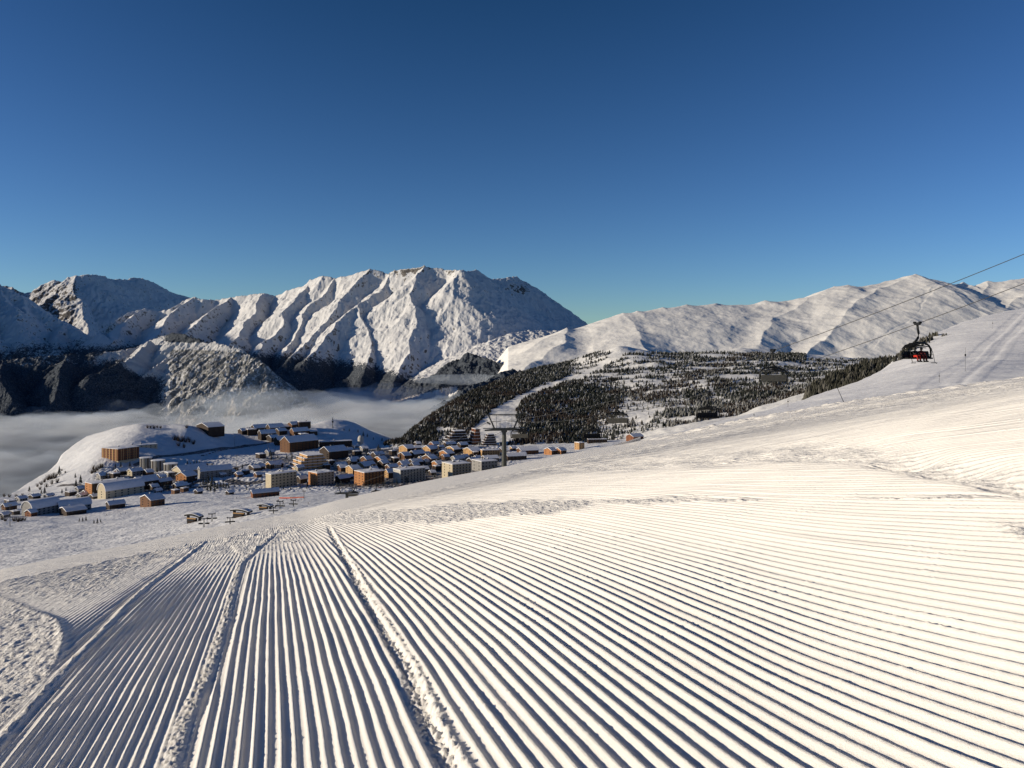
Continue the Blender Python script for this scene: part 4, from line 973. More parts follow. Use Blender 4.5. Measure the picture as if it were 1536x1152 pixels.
B('gable','row_house','long dark row house just left of the big lift pylon foot',(722,728,748),684,693,'darkwood',rot=20,win=(5,0))
B('gable','row_house','dark row house with white roof seen right of the pylon post',(757,762,790),680,690,'darkwood',rot=18,win=(5,0))
B('gable','house','low brown house behind the ridge between pylon and orange chalets',(775,782,808),672,681,'wood',rot=20,win=(4,0))
B('gable','chalet','left one of two orange gabled chalets peeping over the piste',(816,828,836),672,682,'orange',rot=40,win=(2,2))
B('gable','chalet','right one of two orange gabled chalets peeping over the piste',(832,842,850),672,681,'orange',rot=40,win=(2,2))
B('flat','house','pinkish square house at the edge of the piste, below the open snow patch',(862,869,877),663,674,'ochre',rot=35,win=(2,2))
B('flat','building','low dark building with flat roof beside the hanging chair in front of the snow patch',(880,884,912),658,664,'darkwood',rot=12,dep=14,win=(6,0))
B('gable','chalet','reddish gabled chalet under blue-white snow, right of the low dark building',(940,951,966),651,661,'redbrown',rot=40,win=(2,2))
B('flat','hut','small brown box-like hut on the crest of the piste',(989,993,1001),644,651,'wood',rot=25,win=(2,1))
B('gable','hut','tiny hut with snow roof right of the brown box-like hut',(1008,1012,1022),643,649,'darkwood',rot=25,win=(2,0))
B('gable','lodge','hut with a four-sided snow roof on the open snow front',(207,222,241),743,760,'wood',rot=26,win=(4,2))
B('arch','snow_roofed_hall','large hall under a smooth heap of snow at the far left',(32,46,82),750,772,'grey',rot=34,win=(6,0))
B('arch','snow_roofed_hall','second large snow-heaped hall adjoining the one at the far left',(80,88,130),750,768,'grey',rot=20,win=(6,0))
B('gable','ski_shop','low shop with a flat snowy awning in front of the heaped halls',(86,96,122),761,773,'darkwood',rot=18,win=(5,1))
B('gable','hut','dark hut with sunlit gable at the left edge of the picture',(2,7,22),755,765,'wood',rot=30,win=(2,1))
B('gable','hut','brick-coloured hut among snowy bushes at the far left',(36,44,52),765,775,'redbrown',rot=35,win=(2,1))
B('gable','hut','dark shed right of the snow-heaped halls',(158,163,184),752,763,'darkwood',rot=18,win=(4,0))
B('gable','row_house','low row with bulging snow roofs and a dark red wall',(375,380,418),734,745,'redbrown',rot=15,dep=10,win=(7,0))
def cluster(grp,lab,lst,walls,cat='chalet'):
    for i,(px,pb,wd,hh_) in enumerate(lst):
        B('gable' if i%4 else 'flat','chalet',lab,(px-wd*.5,px-wd*.12,px+wd*.5),pb-hh_,pb,walls[i%len(walls)],win=(3,1),rot=random.choice((18,26,34,42)),group=grp,cat=cat)
cluster('chalets crowding the lane above the apartment blocks','small dark snow-roofed chalet crowded among trees in the lanes above the apartment blocks',[(487,704,14,8),(512,707,15,9),(528,697,13,8),(548,704,14,8),(592,694,12,8),(605,707,14,9),(622,703,14,9),(640,697,13,8),(655,706,13,8),(668,690,13,8),(684,698,13,8),(697,690,12,8),(712,684,12,7),(636,709,14,9),(560,709,13,9),(575,700,12,8),(589,683,12,8),(625,676,13,7),(650,676,12,7),(665,680,12,7)],('darkwood','wood','darkwood','grey'))
cluster('houses below the round towers','small dark snow-capped house in the jumble between the domed hall and the road grove',[(170,718,15,9),(186,727,14,9),(220,713,15,8),(240,720,14,8),(252,716,15,8),(268,731,14,8),(228,735,15,8),(205,738,15,7),(190,741,15,7),(286,722,14,8),(150,719,14,9),(246,727,14,8),(214,727,14,8)],('darkwood','grey','wood'))
cluster('houses around the terraced hall','small dark house with lumpy snow roof in the jumble around the terraced hall',[(390,688,15,8),(412,702,15,8),(424,712,14,8),(448,706,15,8),(470,700,15,8),(460,693,14,7),(505,686,15,8),(522,679,14,7),(495,698,14,8),(404,683,14,8),(381,706,15,7),(437,714,14,7),(535,683,14,7),(545,677,13,7),(557,686,13,7)],('darkwood','grey','darkwood','cream'))
cluster('buildings along the back ridge','dark low building with a snow strip roof in the shadowed row along the ridge',[(372,652,20,9),(420,652,18,9),(408,662,18,9),(466,652,17,8),(452,658,18,8),(425,645,16,8)],('darkwood',))
cluster('houses along the back of the gardens','small brown or dark snow-capped house packed between the gardens and the sunny bank',[(276,738,12,7),(297,741,12,7),(345,712,13,7),(357,716,12,7),(368,712,12,7),(332,716,12,7),(386,716,12,7),(344,742,12,6),(160,728,12,8),(176,712,12,7),(198,728,12,7),(236,740,12,7),(262,741,12,7),(128,744,12,8),(118,738,12,8)],('wood','darkwood','grey'))
cluster('houses packed between the upper chalets','tiny snow-capped house packed tightly between the larger upper chalets',[(606,675,10,6),(626,669,10,6),(640,684,10,6),(661,674,10,6),(693,678,10,6),(677,668,10,6),(710,678,10,6),(716,690,11,6),(690,703,11,7),(609,697,10,7),(632,691,10,6),(585,711,11,7),(552,694,11,6),(539,710,11,7),(524,719,11,7),(648,713,11,7),(742,690,11,6),(754,678,11,6),(770,676,11,6),(784,684,11,6)],('wood','darkwood','ochre','darkwood'))
cluster('sheds at the far left','small dark shed among snow heaps at the far left behind the snow-heaped halls',[(12,757,16,7),(30,752,16,7),(50,748,16,6),(72,747,14,6),(104,744,16,7),(122,746,16,6),(140,748,15,6),(6,776,14,7),(20,772,14,6)],('darkwood','grey'))
# church with a white drum
cx_,cy_,cz_=VIL.hit(541,672)
ch=empty('church',(cx_,cy_,cz_),0,'modern church with a white dome-topped drum and a pale spreading roof','church')
MB().tube([(0,0,-3),(0,0,15),(0,0,21),(0,0,24.5),(0,0,25.6)],[6,6,5.8,4.0,1.2],14).build('drum',M['white'],ch,smooth=True)
rf=MB().add([(-14,-9,0),(12,-9,0),(16,9,0),(-16,9,0),(-1,-2,15),(1,3,15)],[(0,1,4),(1,2,5,4),(2,3,5),(3,0,4,5),(3,2,1,0)]).build('roof',M['roofsnow'],ch)
MB().box(-9,9,-9.4,-8,-4,5).build('wall',M['grey'],ch)
# tall masts
def at_v(px,py): return VIL.hit(px,py)
x,y,z=at_v(499,641)
ms=empty('radio_mast',(x,y,z),0,'slim radio mast on the snowy knoll','mast')
MB().tube([(0,0,-2),(0,0,24)],[.9,.35],8).build('pole',M['darksteel'],ms); MB().box(-1.6,1.6,-.6,.6,11,15).build('antenna_panel',M['darksteel'],ms); MB().box(-1.1,1.1,-.5,.5,17.5,20).build('antenna_panel',M['darksteel'],ms)
LP=[(355,704,683,'tall floodlight pole beside the road bend on the knoll slope'),(300,728,704,'floodlight pole among the conifers of the roundabout'),(402,676,654,'thin light pole left of the dark wooden hotel'),(15,790,757,'lift post with crossbar at the far left edge'),(352,673,655,'thin light pole on the shaded hillside road'),(456,748,736,'short pole on the busy snow front')]
for px,pb,pt,lab in LP:
    x,y,z=at_v(px,pb); hgt=(pb-pt)/FP*y
    e=empty('floodlight_pole',(x,y,z),0,lab,'pole',None)
    MB().tube([(0,0,-1),(0,0,hgt)],[.32,.2],8).build('pole',M['steel'],e)
    MB().box(-1.8,1.8,-.25,.25,hgt-.2,hgt+.25).box(-1.7,-.6,-.4,.1,hgt-.9,hgt-.2).box(.6,1.7,-.4,.1,hgt-.9,hgt-.2).build('lamp_head',M['grey'],e)

# ------------------------------------------------------------------ village trees (each one a thing)
def conifer_mesh(h,seed,tint):
    r=np.random.default_rng(seed); k=260
    a=r.random(k)**.75; zz=h*(.10+.88*a); rad=h*.21*(1-a)*r.uniform(.35,1.08,k); th=r.random(k)*6.283
    cx=rad*np.cos(th); cy=rad*np.sin(th); s=h*.075*(1.15-a*.7)
    V=[];F=[];T=[]
    for i in range(k):
        o=np.array([cx[i],cy[i],zz[i]]); out=np.array([math.cos(th[i]),math.sin(th[i]),-.55]); sd=np.array([-math.sin(th[i]),math.cos(th[i]),0])
        b=len(V); V+= [o-out*s[i]*.5-sd*s[i]*.5,o+out*s[i]*.9,o-out*s[i]*.5+sd*s[i]*.5,o+np.array([0,0,s[i]*.55])]
        F+=[(b,b+1,b+3),(b+1,b+2,b+3),(b,b+2,b+1)]; g=r.uniform(.6,1.5); c=tuple(q*g for q in tint) if r.random()>.15 else (.32,.33,.36); T+=[c]*4
    return np_mesh('crown',np.array(V),np.array(F),[M['tree']],{'tint':np.array(T)},smooth=False)
CM=[conifer_mesh(10,s,(.018,.024,.018)) for s in range(5)]
SM=[]
for s in range(3):
    r=random.Random(s+50); m=MB()
    for i in range(46):
        a=r.random()*6.28; rr=r.uniform(.2,2.2); hh=r.uniform(2.5,5); m.tube([(rr*.3*math.cos(a),rr*.3*math.sin(a),-.3),(rr*math.cos(a),rr*math.sin(a),hh*.6),(rr*1.35*math.cos(a+.2),rr*1.35*math.sin(a+.2),hh)],[.1,.07,.02],3,False)
    SM.append(m.mesh('twigs',M['shrub']))
TRK=MB().tube([(0,0,-1.5),(0,0,9.2)],[.28,.05],6).mesh('trunk',M['bark'])
def tree(px,py,hpx,label,group,surf=None,i=0,shrub=False):
    x,y,z=(surf or VIL).hit(px,py); h=hpx/FP*y; s=h/10*1.05
    if shrub:
        e=empty('leafless_shrub',(x,y,z),random.random()*6,label,'shrub',group); put(SM[i%3],'branches',e,(0,0,0),0,(h/5,)*3); return
    e=empty('conifer_tree',(x,y,z),random.random()*6,label,'tree',group)
    put(CM[i%5],'crown',e,(0,0,0),0,(s,s,s)); put(TRK,'trunk',e,(0,0,0),0,(s,s,s))
k=0
for lab,grp,lst in [
 ('small dark conifer in the row of three on the snow front','conifers on the open snow front',[(119,783,6),(124,783,7),(129,782,8)]),
 ('small dark conifer in the clump right of the row of three','conifers in the right-hand clump',[(141,786,7),(146,786,9),(151,784,6)]),
 ('dark conifer in the roundabout grove between the long low building and the snow front','conifers of the roundabout grove',[(305,728,11),(309,729,13),(313,727,14),(317,731,12),(322,733,13),(326,735,11),(311,737,10),(316,738,12),(322,739,11),(318,726,13)]),
 ('small conifer in the row right of the roundabout grove','conifers right of the roundabout grove',[(331,732,9),(335,733,10),(339,734,9),(343,733,8)]),
 ('small conifer on the sunny bank behind the long low building','conifers on the sunny bank',[(281,699,8),(286,700,7),(291,700,9),(295,700,10),(299,700,9)]),
 ('conifer in the group in front of the brown-walled chalet','conifers by the brown-walled chalet',[(243,734,9),(248,735,11),(252,735,13),(245,738,9)]),
 ('small conifer on the far edge of the snowy knoll','conifers along the knoll edge',[(537,650,6),(545,655,8),(551,656,6),(560,659,5),(573,663,6),(589,669,6),(597,672,7),(603,674,6),(524,648,5),(516,646,5)]),
 ('conifer on the bright hillside below the red-brown hotel','conifers on the bright hillside',[(160,718,10),(167,717,9),(113,718,8)]),
 ('conifer left of the long dark timber block','conifers left of the timber block',[(121,726,14),(114,731,12),(93,741,8),(99,739,8),(89,714,14),(67,741,11),(44,738,9),(62,742,8)]),
 ('snow-dusted conifer between the upper chalets','conifers between the chalets',[(585,682,8),(590,686,9),(628,690,8),(640,700,9),(645,706,9),(656,706,9),(661,690,7),(690,690,7),(726,682,8),(588,676,7),(600,700,8),(640,712,8)]),
 ('single conifer right of the wooden hotel road','conifers near the market hall',[(407,690,8),(500,672,7),(566,676,7),(471,688,6)]),
 ('dark roadside conifer in front of the apartment blocks','conifers in front of the apartment blocks',[(505,730,7),(515,731,8),(524,731,7),(556,732,7),(566,731,7),(578,728,7),(610,727,6),(640,720,7),(652,717,8),(450,733,6),(460,734,6),(425,735,6),(436,735,6)])]:
    for px,py,hp in lst: tree(px,py,hp,lab,grp,None,k); k+=1
_r=random.Random(3)
for lab,grp,n_,(a0,a1,b0,b1) in [('snow-dusted conifer squeezed between the chalets above the apartment blocks','conifers squeezed between the chalets',70,(485,760,674,712)),
  ('conifer in the shadowed gardens between the domed hall and the terraced hall','conifers in the shadowed gardens',34,(150,400,700,738)),
  ('dark conifer in the strip between the apartment blocks and the piste','conifers in the strip below the blocks',26,(440,660,722,734)),
  ('small dark conifer scattered around the terraced hall and the wooden hotel','conifers around the wooden hotel',24,(370,540,662,700))]:
    for i_ in range(n_): tree(_r.uniform(a0,a1),_r.uniform(b0,b1),_r.uniform(5,9.5),lab,grp,None,k); k+=1
for lab,grp,lst in [
 ('bare brown shrub on the crest of the left hill','shrubs on the hill crest',[(221,642,6),(226,642,5),(231,643,6),(236,642,5),(241,643,5),(280,642,6)]),
 ('bare brown shrub on the steep flank in the middle of the left hill','shrubs on the hill flank',[(262,660,9),(267,662,10),(272,663,10),(278,664,10),(284,664,9),(290,667,8),(268,669,8),(276,671,8)]),
 ('bare shrub on the rocky spur at the left end of the hill','shrubs on the rocky spur',[(56,730,6),(62,727,7),(67,723,8),(72,721,9),(77,719,10),(82,718,11),(60,735,6),(70,731,7),(78,727,8),(86,724,8),(93,706,4),(98,709,4)]),
 ('grey bush in the thicket on the bright slope under the red-brown hotel','thicket on the bright slope',[(138,711,8),(142,709,9),(146,706,9),(150,703,9),(154,701,8),(140,704,8)]),
 ('brown bush behind the long low building','bushes behind the long low building',[(311,700,7),(317,700,7),(322,702,6),(352,706,8),(356,706,7)]),
 ('snowy bush in the thicket at the far left of the village','bushes at the far left',[(3,780,7),(8,782,7),(22,782,9),(27,783,9),(32,782,8),(37,781,7),(6,745,6),(14,746,6),(24,746,6),(34,745,6),(44,745,5)])]:
    for px,py,hp in lst: tree(px,py,hp,lab,grp,None,k,True); k+=1

# ------------------------------------------------------------------ parked cars on the village roads
cb=MB().box(-2.1,2.1,-.9,.9,.35,.95).add([(-1.5,-.82,.95),(1.3,-.82,.95),(1.3,.82,.95),(-1.5,.82,.95),(-1.0,-.7,1.55),(.7,-.7,1.55),(.7,.7,1.55),(-1.0,.7,1.55)],[(4,5,6,7),(0,1,5,4),(1,2,6,5),(2,3,7,6),(3,0,4,7)])
CARB=[]
for mn in ('darksteel','navy','grey','darkred'):
    q=MB(); q.v=list(cb.v); q.f=list(cb.f); CARB.append(q.mesh('body',M[mn],bevel=.08))
CARS=MB().box(-1.1,.8,-.75,.75,1.56,1.78).box(.8,2.05,-.8,.8,.96,1.06).mesh('snow_cap',M['roofsnow'],bevel=.05)
CARW=MB().tube([(0,-.1,0),(0,.1,0)],.33,10).mesh('wheel',M['black'])
def car(x,y,z,rz,i,lab,grp):
    e=empty('parked_car',(x,y,z+.05),rz,lab,'car',grp); put(CARB[i%4],'body',e,(0,0,0)); put(CARS,'snow_cap',e,(0,0,0))
    for a in (-1.3,1.3):
        for b in (-.85,.85): put(CARW,'wheel',e,(a,b,.33))
i=0
for lab,grp,pl,nn in [('snow-covered car parked along the hillside road above the sunny bank','cars along the hillside road',[(300,684),(330,676),(360,671),(395,666)],22),
    ('car parked in front of the domed hall','cars in front of the domed hall',[(165,746),(190,742),(215,738),(235,737)],16),
    ('car parked along the road below the apartment blocks','cars below the apartment blocks',[(500,733),(540,734),(580,731),(625,725),(650,718)],22)]:
    pts=vil_xy(pl)
    for k2 in range(nn):
        f=(k2+.5)/nn*(len(pts)-1); a=int(f); f-=a; x=pts[a][0]*(1-f)+pts[a+1][0]*f+random.uniform(-1,1); y=pts[a][1]*(1-f)+pts[a+1][1]*f+random.uniform(-3,3)
        car(x,y,float(VIL.z(np.array([x]),np.array([y]))[0]),random.choice((.9,1.1,1.6)),i,lab,grp); i+=1

# ------------------------------------------------------------------ people
def person_mesh(name,sitting,mat_):
    """skinned body standing in ski posture or seated, feet at z=0 / hips at z=0"""
    if sitting:
        J=dict(pelvis=(0,0,.12),chest=(0,.10,.52),neck=(0,.08,.66),head=(0,.04,.80),sl=(-.21,.08,.58),sr=(.21,.08,.58),el=(-.27,-.10,.36),er=(.27,-.10,.36),hl=(-.16,-.34,.34),hr=(.16,-.34,.34),
               kl=(-.15,-.44,.14),kr=(.15,-.44,.14),fl=(-.15,-.50,-.32),fr=(.15,-.48,-.32),tl=(-.15,-.68,-.36),tr=(.15,-.66,-.36))
    else:
        J=dict(pelvis=(0,0,.92),chest=(0,-.06,1.32),neck=(0,-.08,1.48),head=(0,-.1,1.62),sl=(-.21,-.06,1.40),sr=(.21,-.06,1.40),el=(-.34,-.12,1.16),er=(.34,-.12,1.16),hl=(-.30,-.32,1.02),hr=(.30,-.32,1.02),
               kl=(-.13,-.10,.50),kr=(.13,-.10,.50),fl=(-.14,0,.10),fr=(.14,0,.10),tl=(-.14,-.18,.05),tr=(.14,-.18,.05))
    Rd=dict(pelvis=.15,chest=.17,neck=.07,head=.12,sl=.085,sr=.085,el=.06,er=.06,hl=.05,hr=.05,kl=.085,kr=.085,fl=.065,fr=.065,tl=.05,tr=.05)
    E=[('pelvis','chest'),('chest','neck'),('neck','head'),('chest','sl'),('chest','sr'),('sl','el'),('sr','er'),('el','hl'),('er','hr'),('pelvis','kl'),('pelvis','kr'),('kl','fl'),('kr','fr'),('fl','tl'),('fr','tr')]
    ks=list(J); me=bpy.data.meshes.new(name); me.from_pydata([J[q] for q in ks],[(ks.index(a),ks.index(b)) for a,b in E],[])
    o=bpy.data.objects.new(name,me); link(o); sk=o.modifiers.new('Skin','SKIN'); 
    for i,q in enumerate(ks):
        me.skin_vertices[0].data[i].radius=(Rd[q],Rd[q])
    me.skin_vertices[0].data[0].use_root=True
    ss=o.modifiers.new('Sub','SUBSURF'); ss.levels=ss.render_levels=1
    dg=bpy.context.evaluated_depsgraph_get(); ev=o.evaluated_get(dg); m2=bpy.data.meshes.new_from_object(ev)
    bpy.data.objects.remove(o); m2.materials.clear(); m2.materials.append(mat_)
    for p in m2.polygons: p.use_smooth=True
    m2.name=name; return m2
def person(loc,rz,sitting,matb,matl,label,group=None,scale=1.0,parent=None):
    key=('p',sitting,matb)
    if key not in _wc: _wc[key]=person_mesh('body',sitting,M[matb])
    o=bpy.data.objects.new('person',_wc[key]); link(o); o.location=loc; o.rotation_euler=(0,0,rz); o.scale=(scale,)*3
    tag(o,label,'person',group)
    kl=('tr',sitting,matl)
    if kl not in _wc:
        m=MB()
        if sitting:
            for s in(-1,1): m.tube([(s*.10,.02,.11),(s*.15,-.44,.15),(s*.15,-.50,-.26)],[.13,.115,.095],8)
        else:
            for s in(-1,1): m.tube([(s*.08,0,.94),(s*.13,-.10,.50),(s*.14,0,.14)],[.15,.11,.085],8)
        _wc[kl]=m.mesh('trousers',M[matl],smooth=True)
        m=MB(); hz=.80 if sitting else 1.62; hy=.04 if sitting else -.1
        m.tube([(0,hy,hz-.04),(0,hy,hz+.06),(0,hy,hz+.14),(0,hy,hz+.17)],[.145,.15,.10,.02],10); _wc[('he',sitting)]=m.mesh('helmet',M['darksteel'],smooth=True)
        m=MB(); fz=-.44 if sitting else .02; fy=-.60 if sitting else -.05
        for s in(-1,1): m.box(s*.15-.045,s*.15+.045,fy-.85,fy+.75,fz-.02,fz+.01)
        _wc[('sk',sitting)]=m.mesh('skis',M['steel'])
        m=MB(); 
        for s in(-1,1): m.tube([(s*.15,fy+.1,fz+.16),(s*.15,fy+.02,fz+.04),(s*.15,fy-.14,fz+.05)],[.075,.08,.06],8)
        _wc[('bo',sitting)]=m.mesh('boots',M['black'],smooth=True)
    put(_wc[kl],'trousers',o,(0,0,0)); put(_wc[('he',sitting)],'helmet',o,(0,0,0)); put(_wc[('sk',sitting)],'skis',o,(0,0,0)); put(_wc[('bo',sitting)],'boots',o,(0,0,0))
    return o
random.seed(5)
for grp,lab,lst in [('skiers on the snow front left','tiny dark-clad skier on the open snow front near the four-sided hut',[(112,770),(120,768),(177,768),(181,772),(188,771),(216,764),(219,765),(238,767),(251,764),(252,770),(262,768),(98,772),(104,773),(160,773)]),
    ('skiers on the snow front right','tiny dark-clad skier gathered on the busy snow front behind the crest',[(330,748),(355,748),(398,748),(404,750),(412,746),(418,752),(430,750),(436,748),(447,753),(452,751),(462,757),(425,756),(440,757)])]:
    for px,py in lst:
        x,y,z=at_v(px,py); person((x,y,z),random.random()*6,False,random.choice(('navy','darkred','black')),random.choice(('black','navy')),lab,grp,1.0)

# safety net and barrier on the snow front
a=vil_xy([(419,748),(437,748),(456,747)])
m=MB()
for (x0,y0),(x1,y1) in zip(a[:-1],a[1:]):
    z0=float(VIL.z(np.array([x0]),np.array([y0]))[0]); z1=float(VIL.z(np.array([x1]),np.array([y1]))[0])
    m.add([(x0,y0,z0+.2),(x1,y1,z1+.2),(x1,y1,z1+1.5),(x0,y0,z0+1.5)],[(0,1,2,3)])
e=empty('safety_fence',(0,0,0),0,'long orange-red safety net across the snow front','fence'); m.build('net',M['netred'],e)
for x0,y0 in a:
    z0=float(VIL.z(np.array([x0]),np.array([y0]))[0]); MB().tube([(x0,y0,z0-.3),(x0,y0,z0+1.9)],.12,6).build('post',M['yellow'],e)

# lift stations on the snow front
def station(px,pb,wpx,hpx,label,arched=False):
    x,y,z=at_v(px,pb); w=wpx/FP*y; h=hpx/FP*y; e=empty('lift_station',(x,y,z),-.25,label,'lift station')
    hw=w/2
    for sx in(-.75,.75): MB().box(sx*hw-.35,sx*hw+.35,-1,1,-2,h*.62).build('column',M['darksteel'],e)
    n=9; prof=[(-hw+w*k/n,h*(.62+.30*math.sin(math.pi*(.15+.7*k/n))-.12*(k/n))) for k in range(n+1)]
    MB().prism(prof+[(p[0],p[1]-h*.16) for p in prof[::-1]],-2.2,2.2).build('canopy',M['darksteel'],e)
    MB().prism([(p[0]*.97,p[1]+.35) for p in prof]+[(p[0]*.97,p[1]+.03) for p in prof[::-1]],-2.0,2.0).build('snow_layer',M['roofsnow'],e)
    MB().box(-hw*.6,hw*.25,-1.6,1.4,-1,h*.38).build('operator_cabin',M['darkwood'],e)
    MB().box(-hw*.55,hw*.15,-1.75,-1.6,h*.15,h*.33).build('window',M['glass'],e)
    MB().box(-hw*.65,hw*.55,-2.6,-2.3,h*.38,h*.5).build('cover_panel',M['ochre'],e)
station(362,774,31,13,'dark lift station with a curved canopy and pale side panel on the snow front')
station(291,783,26,15,'dark lift station with snow on its hump-shaped roof, left of the pale-sided one')
station(398,764,22,10,'small lift station half hidden behind the crest of the near slope')

# ------------------------------------------------------------------ chairlift
def ropeA(y,k=0):   # k=0 uphill rope, 1 downhill rope
    x=(80 if k==0 else 86.7)-.5*y
    if k==0: z=np.interp(y,_ya,_za)
    else: z=np.interp(y,_yb,_zb)
    return x,y,float(z)
def _cat(pts):
    p=np.array(pts,float); c=np.polyfit(p[:,0],p[:,1],3 if len(p)>3 else 2); return c
_ca=np.polyfit([40,70.4,97,126.8,170],[19.5,8.0,-.4,-8.4,-15.9],3); _cb=np.polyfit([40,76,86.3,115,143,170],[20,6.0,2.65,-6.5,-12.4,-15.9],3)
_ya=_yb=np.linspace(20,170,80); _za=np.polyval(_ca,_ya); _zb=np.polyval(_cb,_yb)
y2=np.linspace(172,283,40)
def lower(y):  # sag between pylons
    f=(y-170)/113; return -15.9*(1-f)+(-50)*f-4*f*(1-f)*2
y3=np.linspace(285,480,30)
def lower2(y): f=(y-283)/197; return -50*(1-f)+(-92)*f-14*f*(1-f)
_ya=_yb=np.concatenate([_ya,y2,y3]); ext=np.concatenate([lower(y2),lower2(y3)]); _za=np.concatenate([_za,ext]); _zb=np.concatenate([_zb,ext])
for k,lab in ((0,'upper haul cable of the chairlift running down from the top right'),(1,'lower haul cable of the chairlift that carries the two riders')):
    pts=[ropeA(y,k) for y in np.concatenate([np.linspace(20,170,50),np.linspace(173,480,50)])]
    MB().tube(pts,.033,6,False).build('haul_cable',M['cable'],None,smooth=True,label=lab,cat='cable',group='chairlift haul cables')
def rope_z(y,k): return ropeA(y,k)
CH={}
def chair_parts():
    W=1.75
    P={}
    P['grip']=MB().box(-.12,.12,-.42,.42,-.16,.14).box(-.16,.16,-.55,-.30,.0,.24).box(-.16,.16,.30,.55,.0,.24).mesh('grip',M['darksteel'],bevel=.03)
    P['hanger']=MB().tube([(0,0,-.1),(.05,0,-.55),(.16,0,-1.1),(.10,0,-1.55),(-.18,0,-1.95),(-.5,0,-2.15)],[.13,.125,.125,.13,.14,.14],8).mesh('hanger',M['darksteel'],smooth=True)
    fr=MB().tube([(-W-.05,.15,-4.0),(-W-.12,.15,-3.4),(-W-.08,.12,-2.85),(-W+.25,.1,-2.5),(-W+.9,0,-2.3),(0,0,-2.15),(W-.8,0,-2.22),(W-.2,.1,-2.45),(W+.08,.12,-2.85),(W+.12,.15,-3.4),(W+.05,.15,-4.0)],.11,8)
    fr.tube([(-W*.62,.0,-2.26),(W*.62,.0,-2.2)],.1,8).tube([(-W,.1,-3.95),(W,.1,-3.95)],.05,6)
    P['frame']=fr.mesh('frame',M['darksteel'],smooth=True)
    s=MB()
    for i in range(6):
        a=-W+.08+i*(2*W-.16)/6; s.box(a+.03,a+(2*W-.16)/6-.03,-.55,.08,-3.98,-3.82)
    P['seat']=s.mesh('seat',M['black'],bevel=.04)
    b=MB()
    for i in range(6):
        a=-W+.08+i*(2*W-.16)/6; b.add([(a+.03,.05,-3.85),(a+.55,.05,-3.85),(a+.55,.16,-3.85),(a+.03,.16,-3.85),(a+.03,.24,-3.12),(a+.55,.24,-3.12),(a+.55,.34,-3.12),(a+.03,.34,-3.12)],[(3,2,1,0),(4,5,6,7),(0,1,5,4),(1,2,6,5),(2,3,7,6),(3,0,4,7)])
    P['backrest']=b.mesh('backrest',M['black'],bevel=.03)
    P['back_panel']=MB().add([(-W+.05,.19,-3.95),(W-.05,.19,-3.95),(W-.05,.38,-3.1),(-W+.05,.38,-3.1),(-W+.05,.22,-3.95),(W-.05,.22,-3.95),(W-.05,.41,-3.1),(-W+.05,.41,-3.1)],[(0,1,2,3),(7,6,5,4),(0,4,5,1),(1,5,6,2),(2,6,7,3),(3,7,4,0)]).mesh('back_panel',M['khaki'])
    P['canopy']=MB().tube([(-W+.15,.25,-2.62),(0,.35,-2.42),(W-.15,.25,-2.6)],[.05,.12,.05],8).tube([(-W+.2,.5,-2.75),(0,.6,-2.6),(W-.2,.5,-2.75)],[.05,.09,.05],6).mesh('bubble_canopy',M['darksteel'],smooth=True)
    rs=MB().tube([(-W+.35,-.5,-2.75),(-W+.3,-.75,-3.5),(-W+.5,-.75,-4.35)],.03,6).tube([(W-.35,-.5,-2.75),(W-.3,-.75,-3.5),(W-.1,-.75,-4.35),(W+.15,-.75,-4.5)],.03,6)
    P['safety_bar']=rs.tube([(-W+.3,-.75,-3.5),(W-.3,-.75,-3.5)],.035,6).mesh('safety_bar',M['darksteel'],smooth=True)
    P['footrest']=MB().tube([(-W+.35,-.78,-4.42),(-W+.9,-.78,-4.42)],.04,6).tube([(W-.6,-.78,-4.42),(W+.2,-.78,-4.42)],.04,6).mesh('footrest',M['darksteel'])
    return P
CP=chair_parts()
def chair(y,k,rz,label,lowered=False,scale=1.0,flip=1):
    x,yy,z=ropeA(y,k); e=empty('lift_chair',(x,yy,z),rz,label,'chairlift chair','chairs hanging on the chairlift'); e.scale=(flip*scale,scale,scale)
    for n in ('grip','hanger','frame','seat','backrest','back_panel','canopy'): put(CP[n],{'canopy':'bubble_canopy'}.get(n,n),e,(0,0,0))
    if lowered:
        for n in('safety_bar','footrest'): put(CP[n],n,e,(0,0,0))
    return e
# travel direction is along (-.5,1); chairs seen head-on or from behind
hd=math.atan2(.5,1)
c1=chair(86.3,1,hd*.35+R(3),'occupied chair with two riders in red on the lower cable, nearest on the right',True,.95)
c2=chair(97,0,math.pi+R(6),'empty chair with pale back panel on the upper cable above the dark wood',False,.93)
c3=chair(116.5,1,R(8),'empty black chair hanging low in front of the dark wood, between two others',False,.93)
c4=chair(126.8,0,math.pi+R(6),'empty chair with pale back panel in front of the open snow patch',False,.93)
c5=chair(144.5,1,R(8),'small black chair just above the huts, right of the pylon',False,.93)
c6=chair(157,0,math.pi+R(6),'small pale-backed chair close to the big pylon',False,.93)
c7=chair(265,0,math.pi+R(6),'tiny chair just left of the small lower pylon',False,.93)
c8=chair(262,1,R(8),'tiny chair just right of the small lower pylon',False,.93)
x,y,z=ropeA(86.3,1)
for ox,bm,tm,lab in ((-.35,'black','red','rider in bright red trousers sitting left on the occupied lift chair'),(.45,'darkred','darkred','rider in dark red sitting right of the one in bright red trousers'),):
    rzc=hd*.35+R(3); dx=ox*math.cos(rzc)+.12*math.sin(rzc); dy=ox*math.sin(rzc)-.12*math.cos(rzc)
    person((x+dx*.95,y+dy*.95,z-3.80*.95),rzc,True,bm,tm,lab,None,1.08)
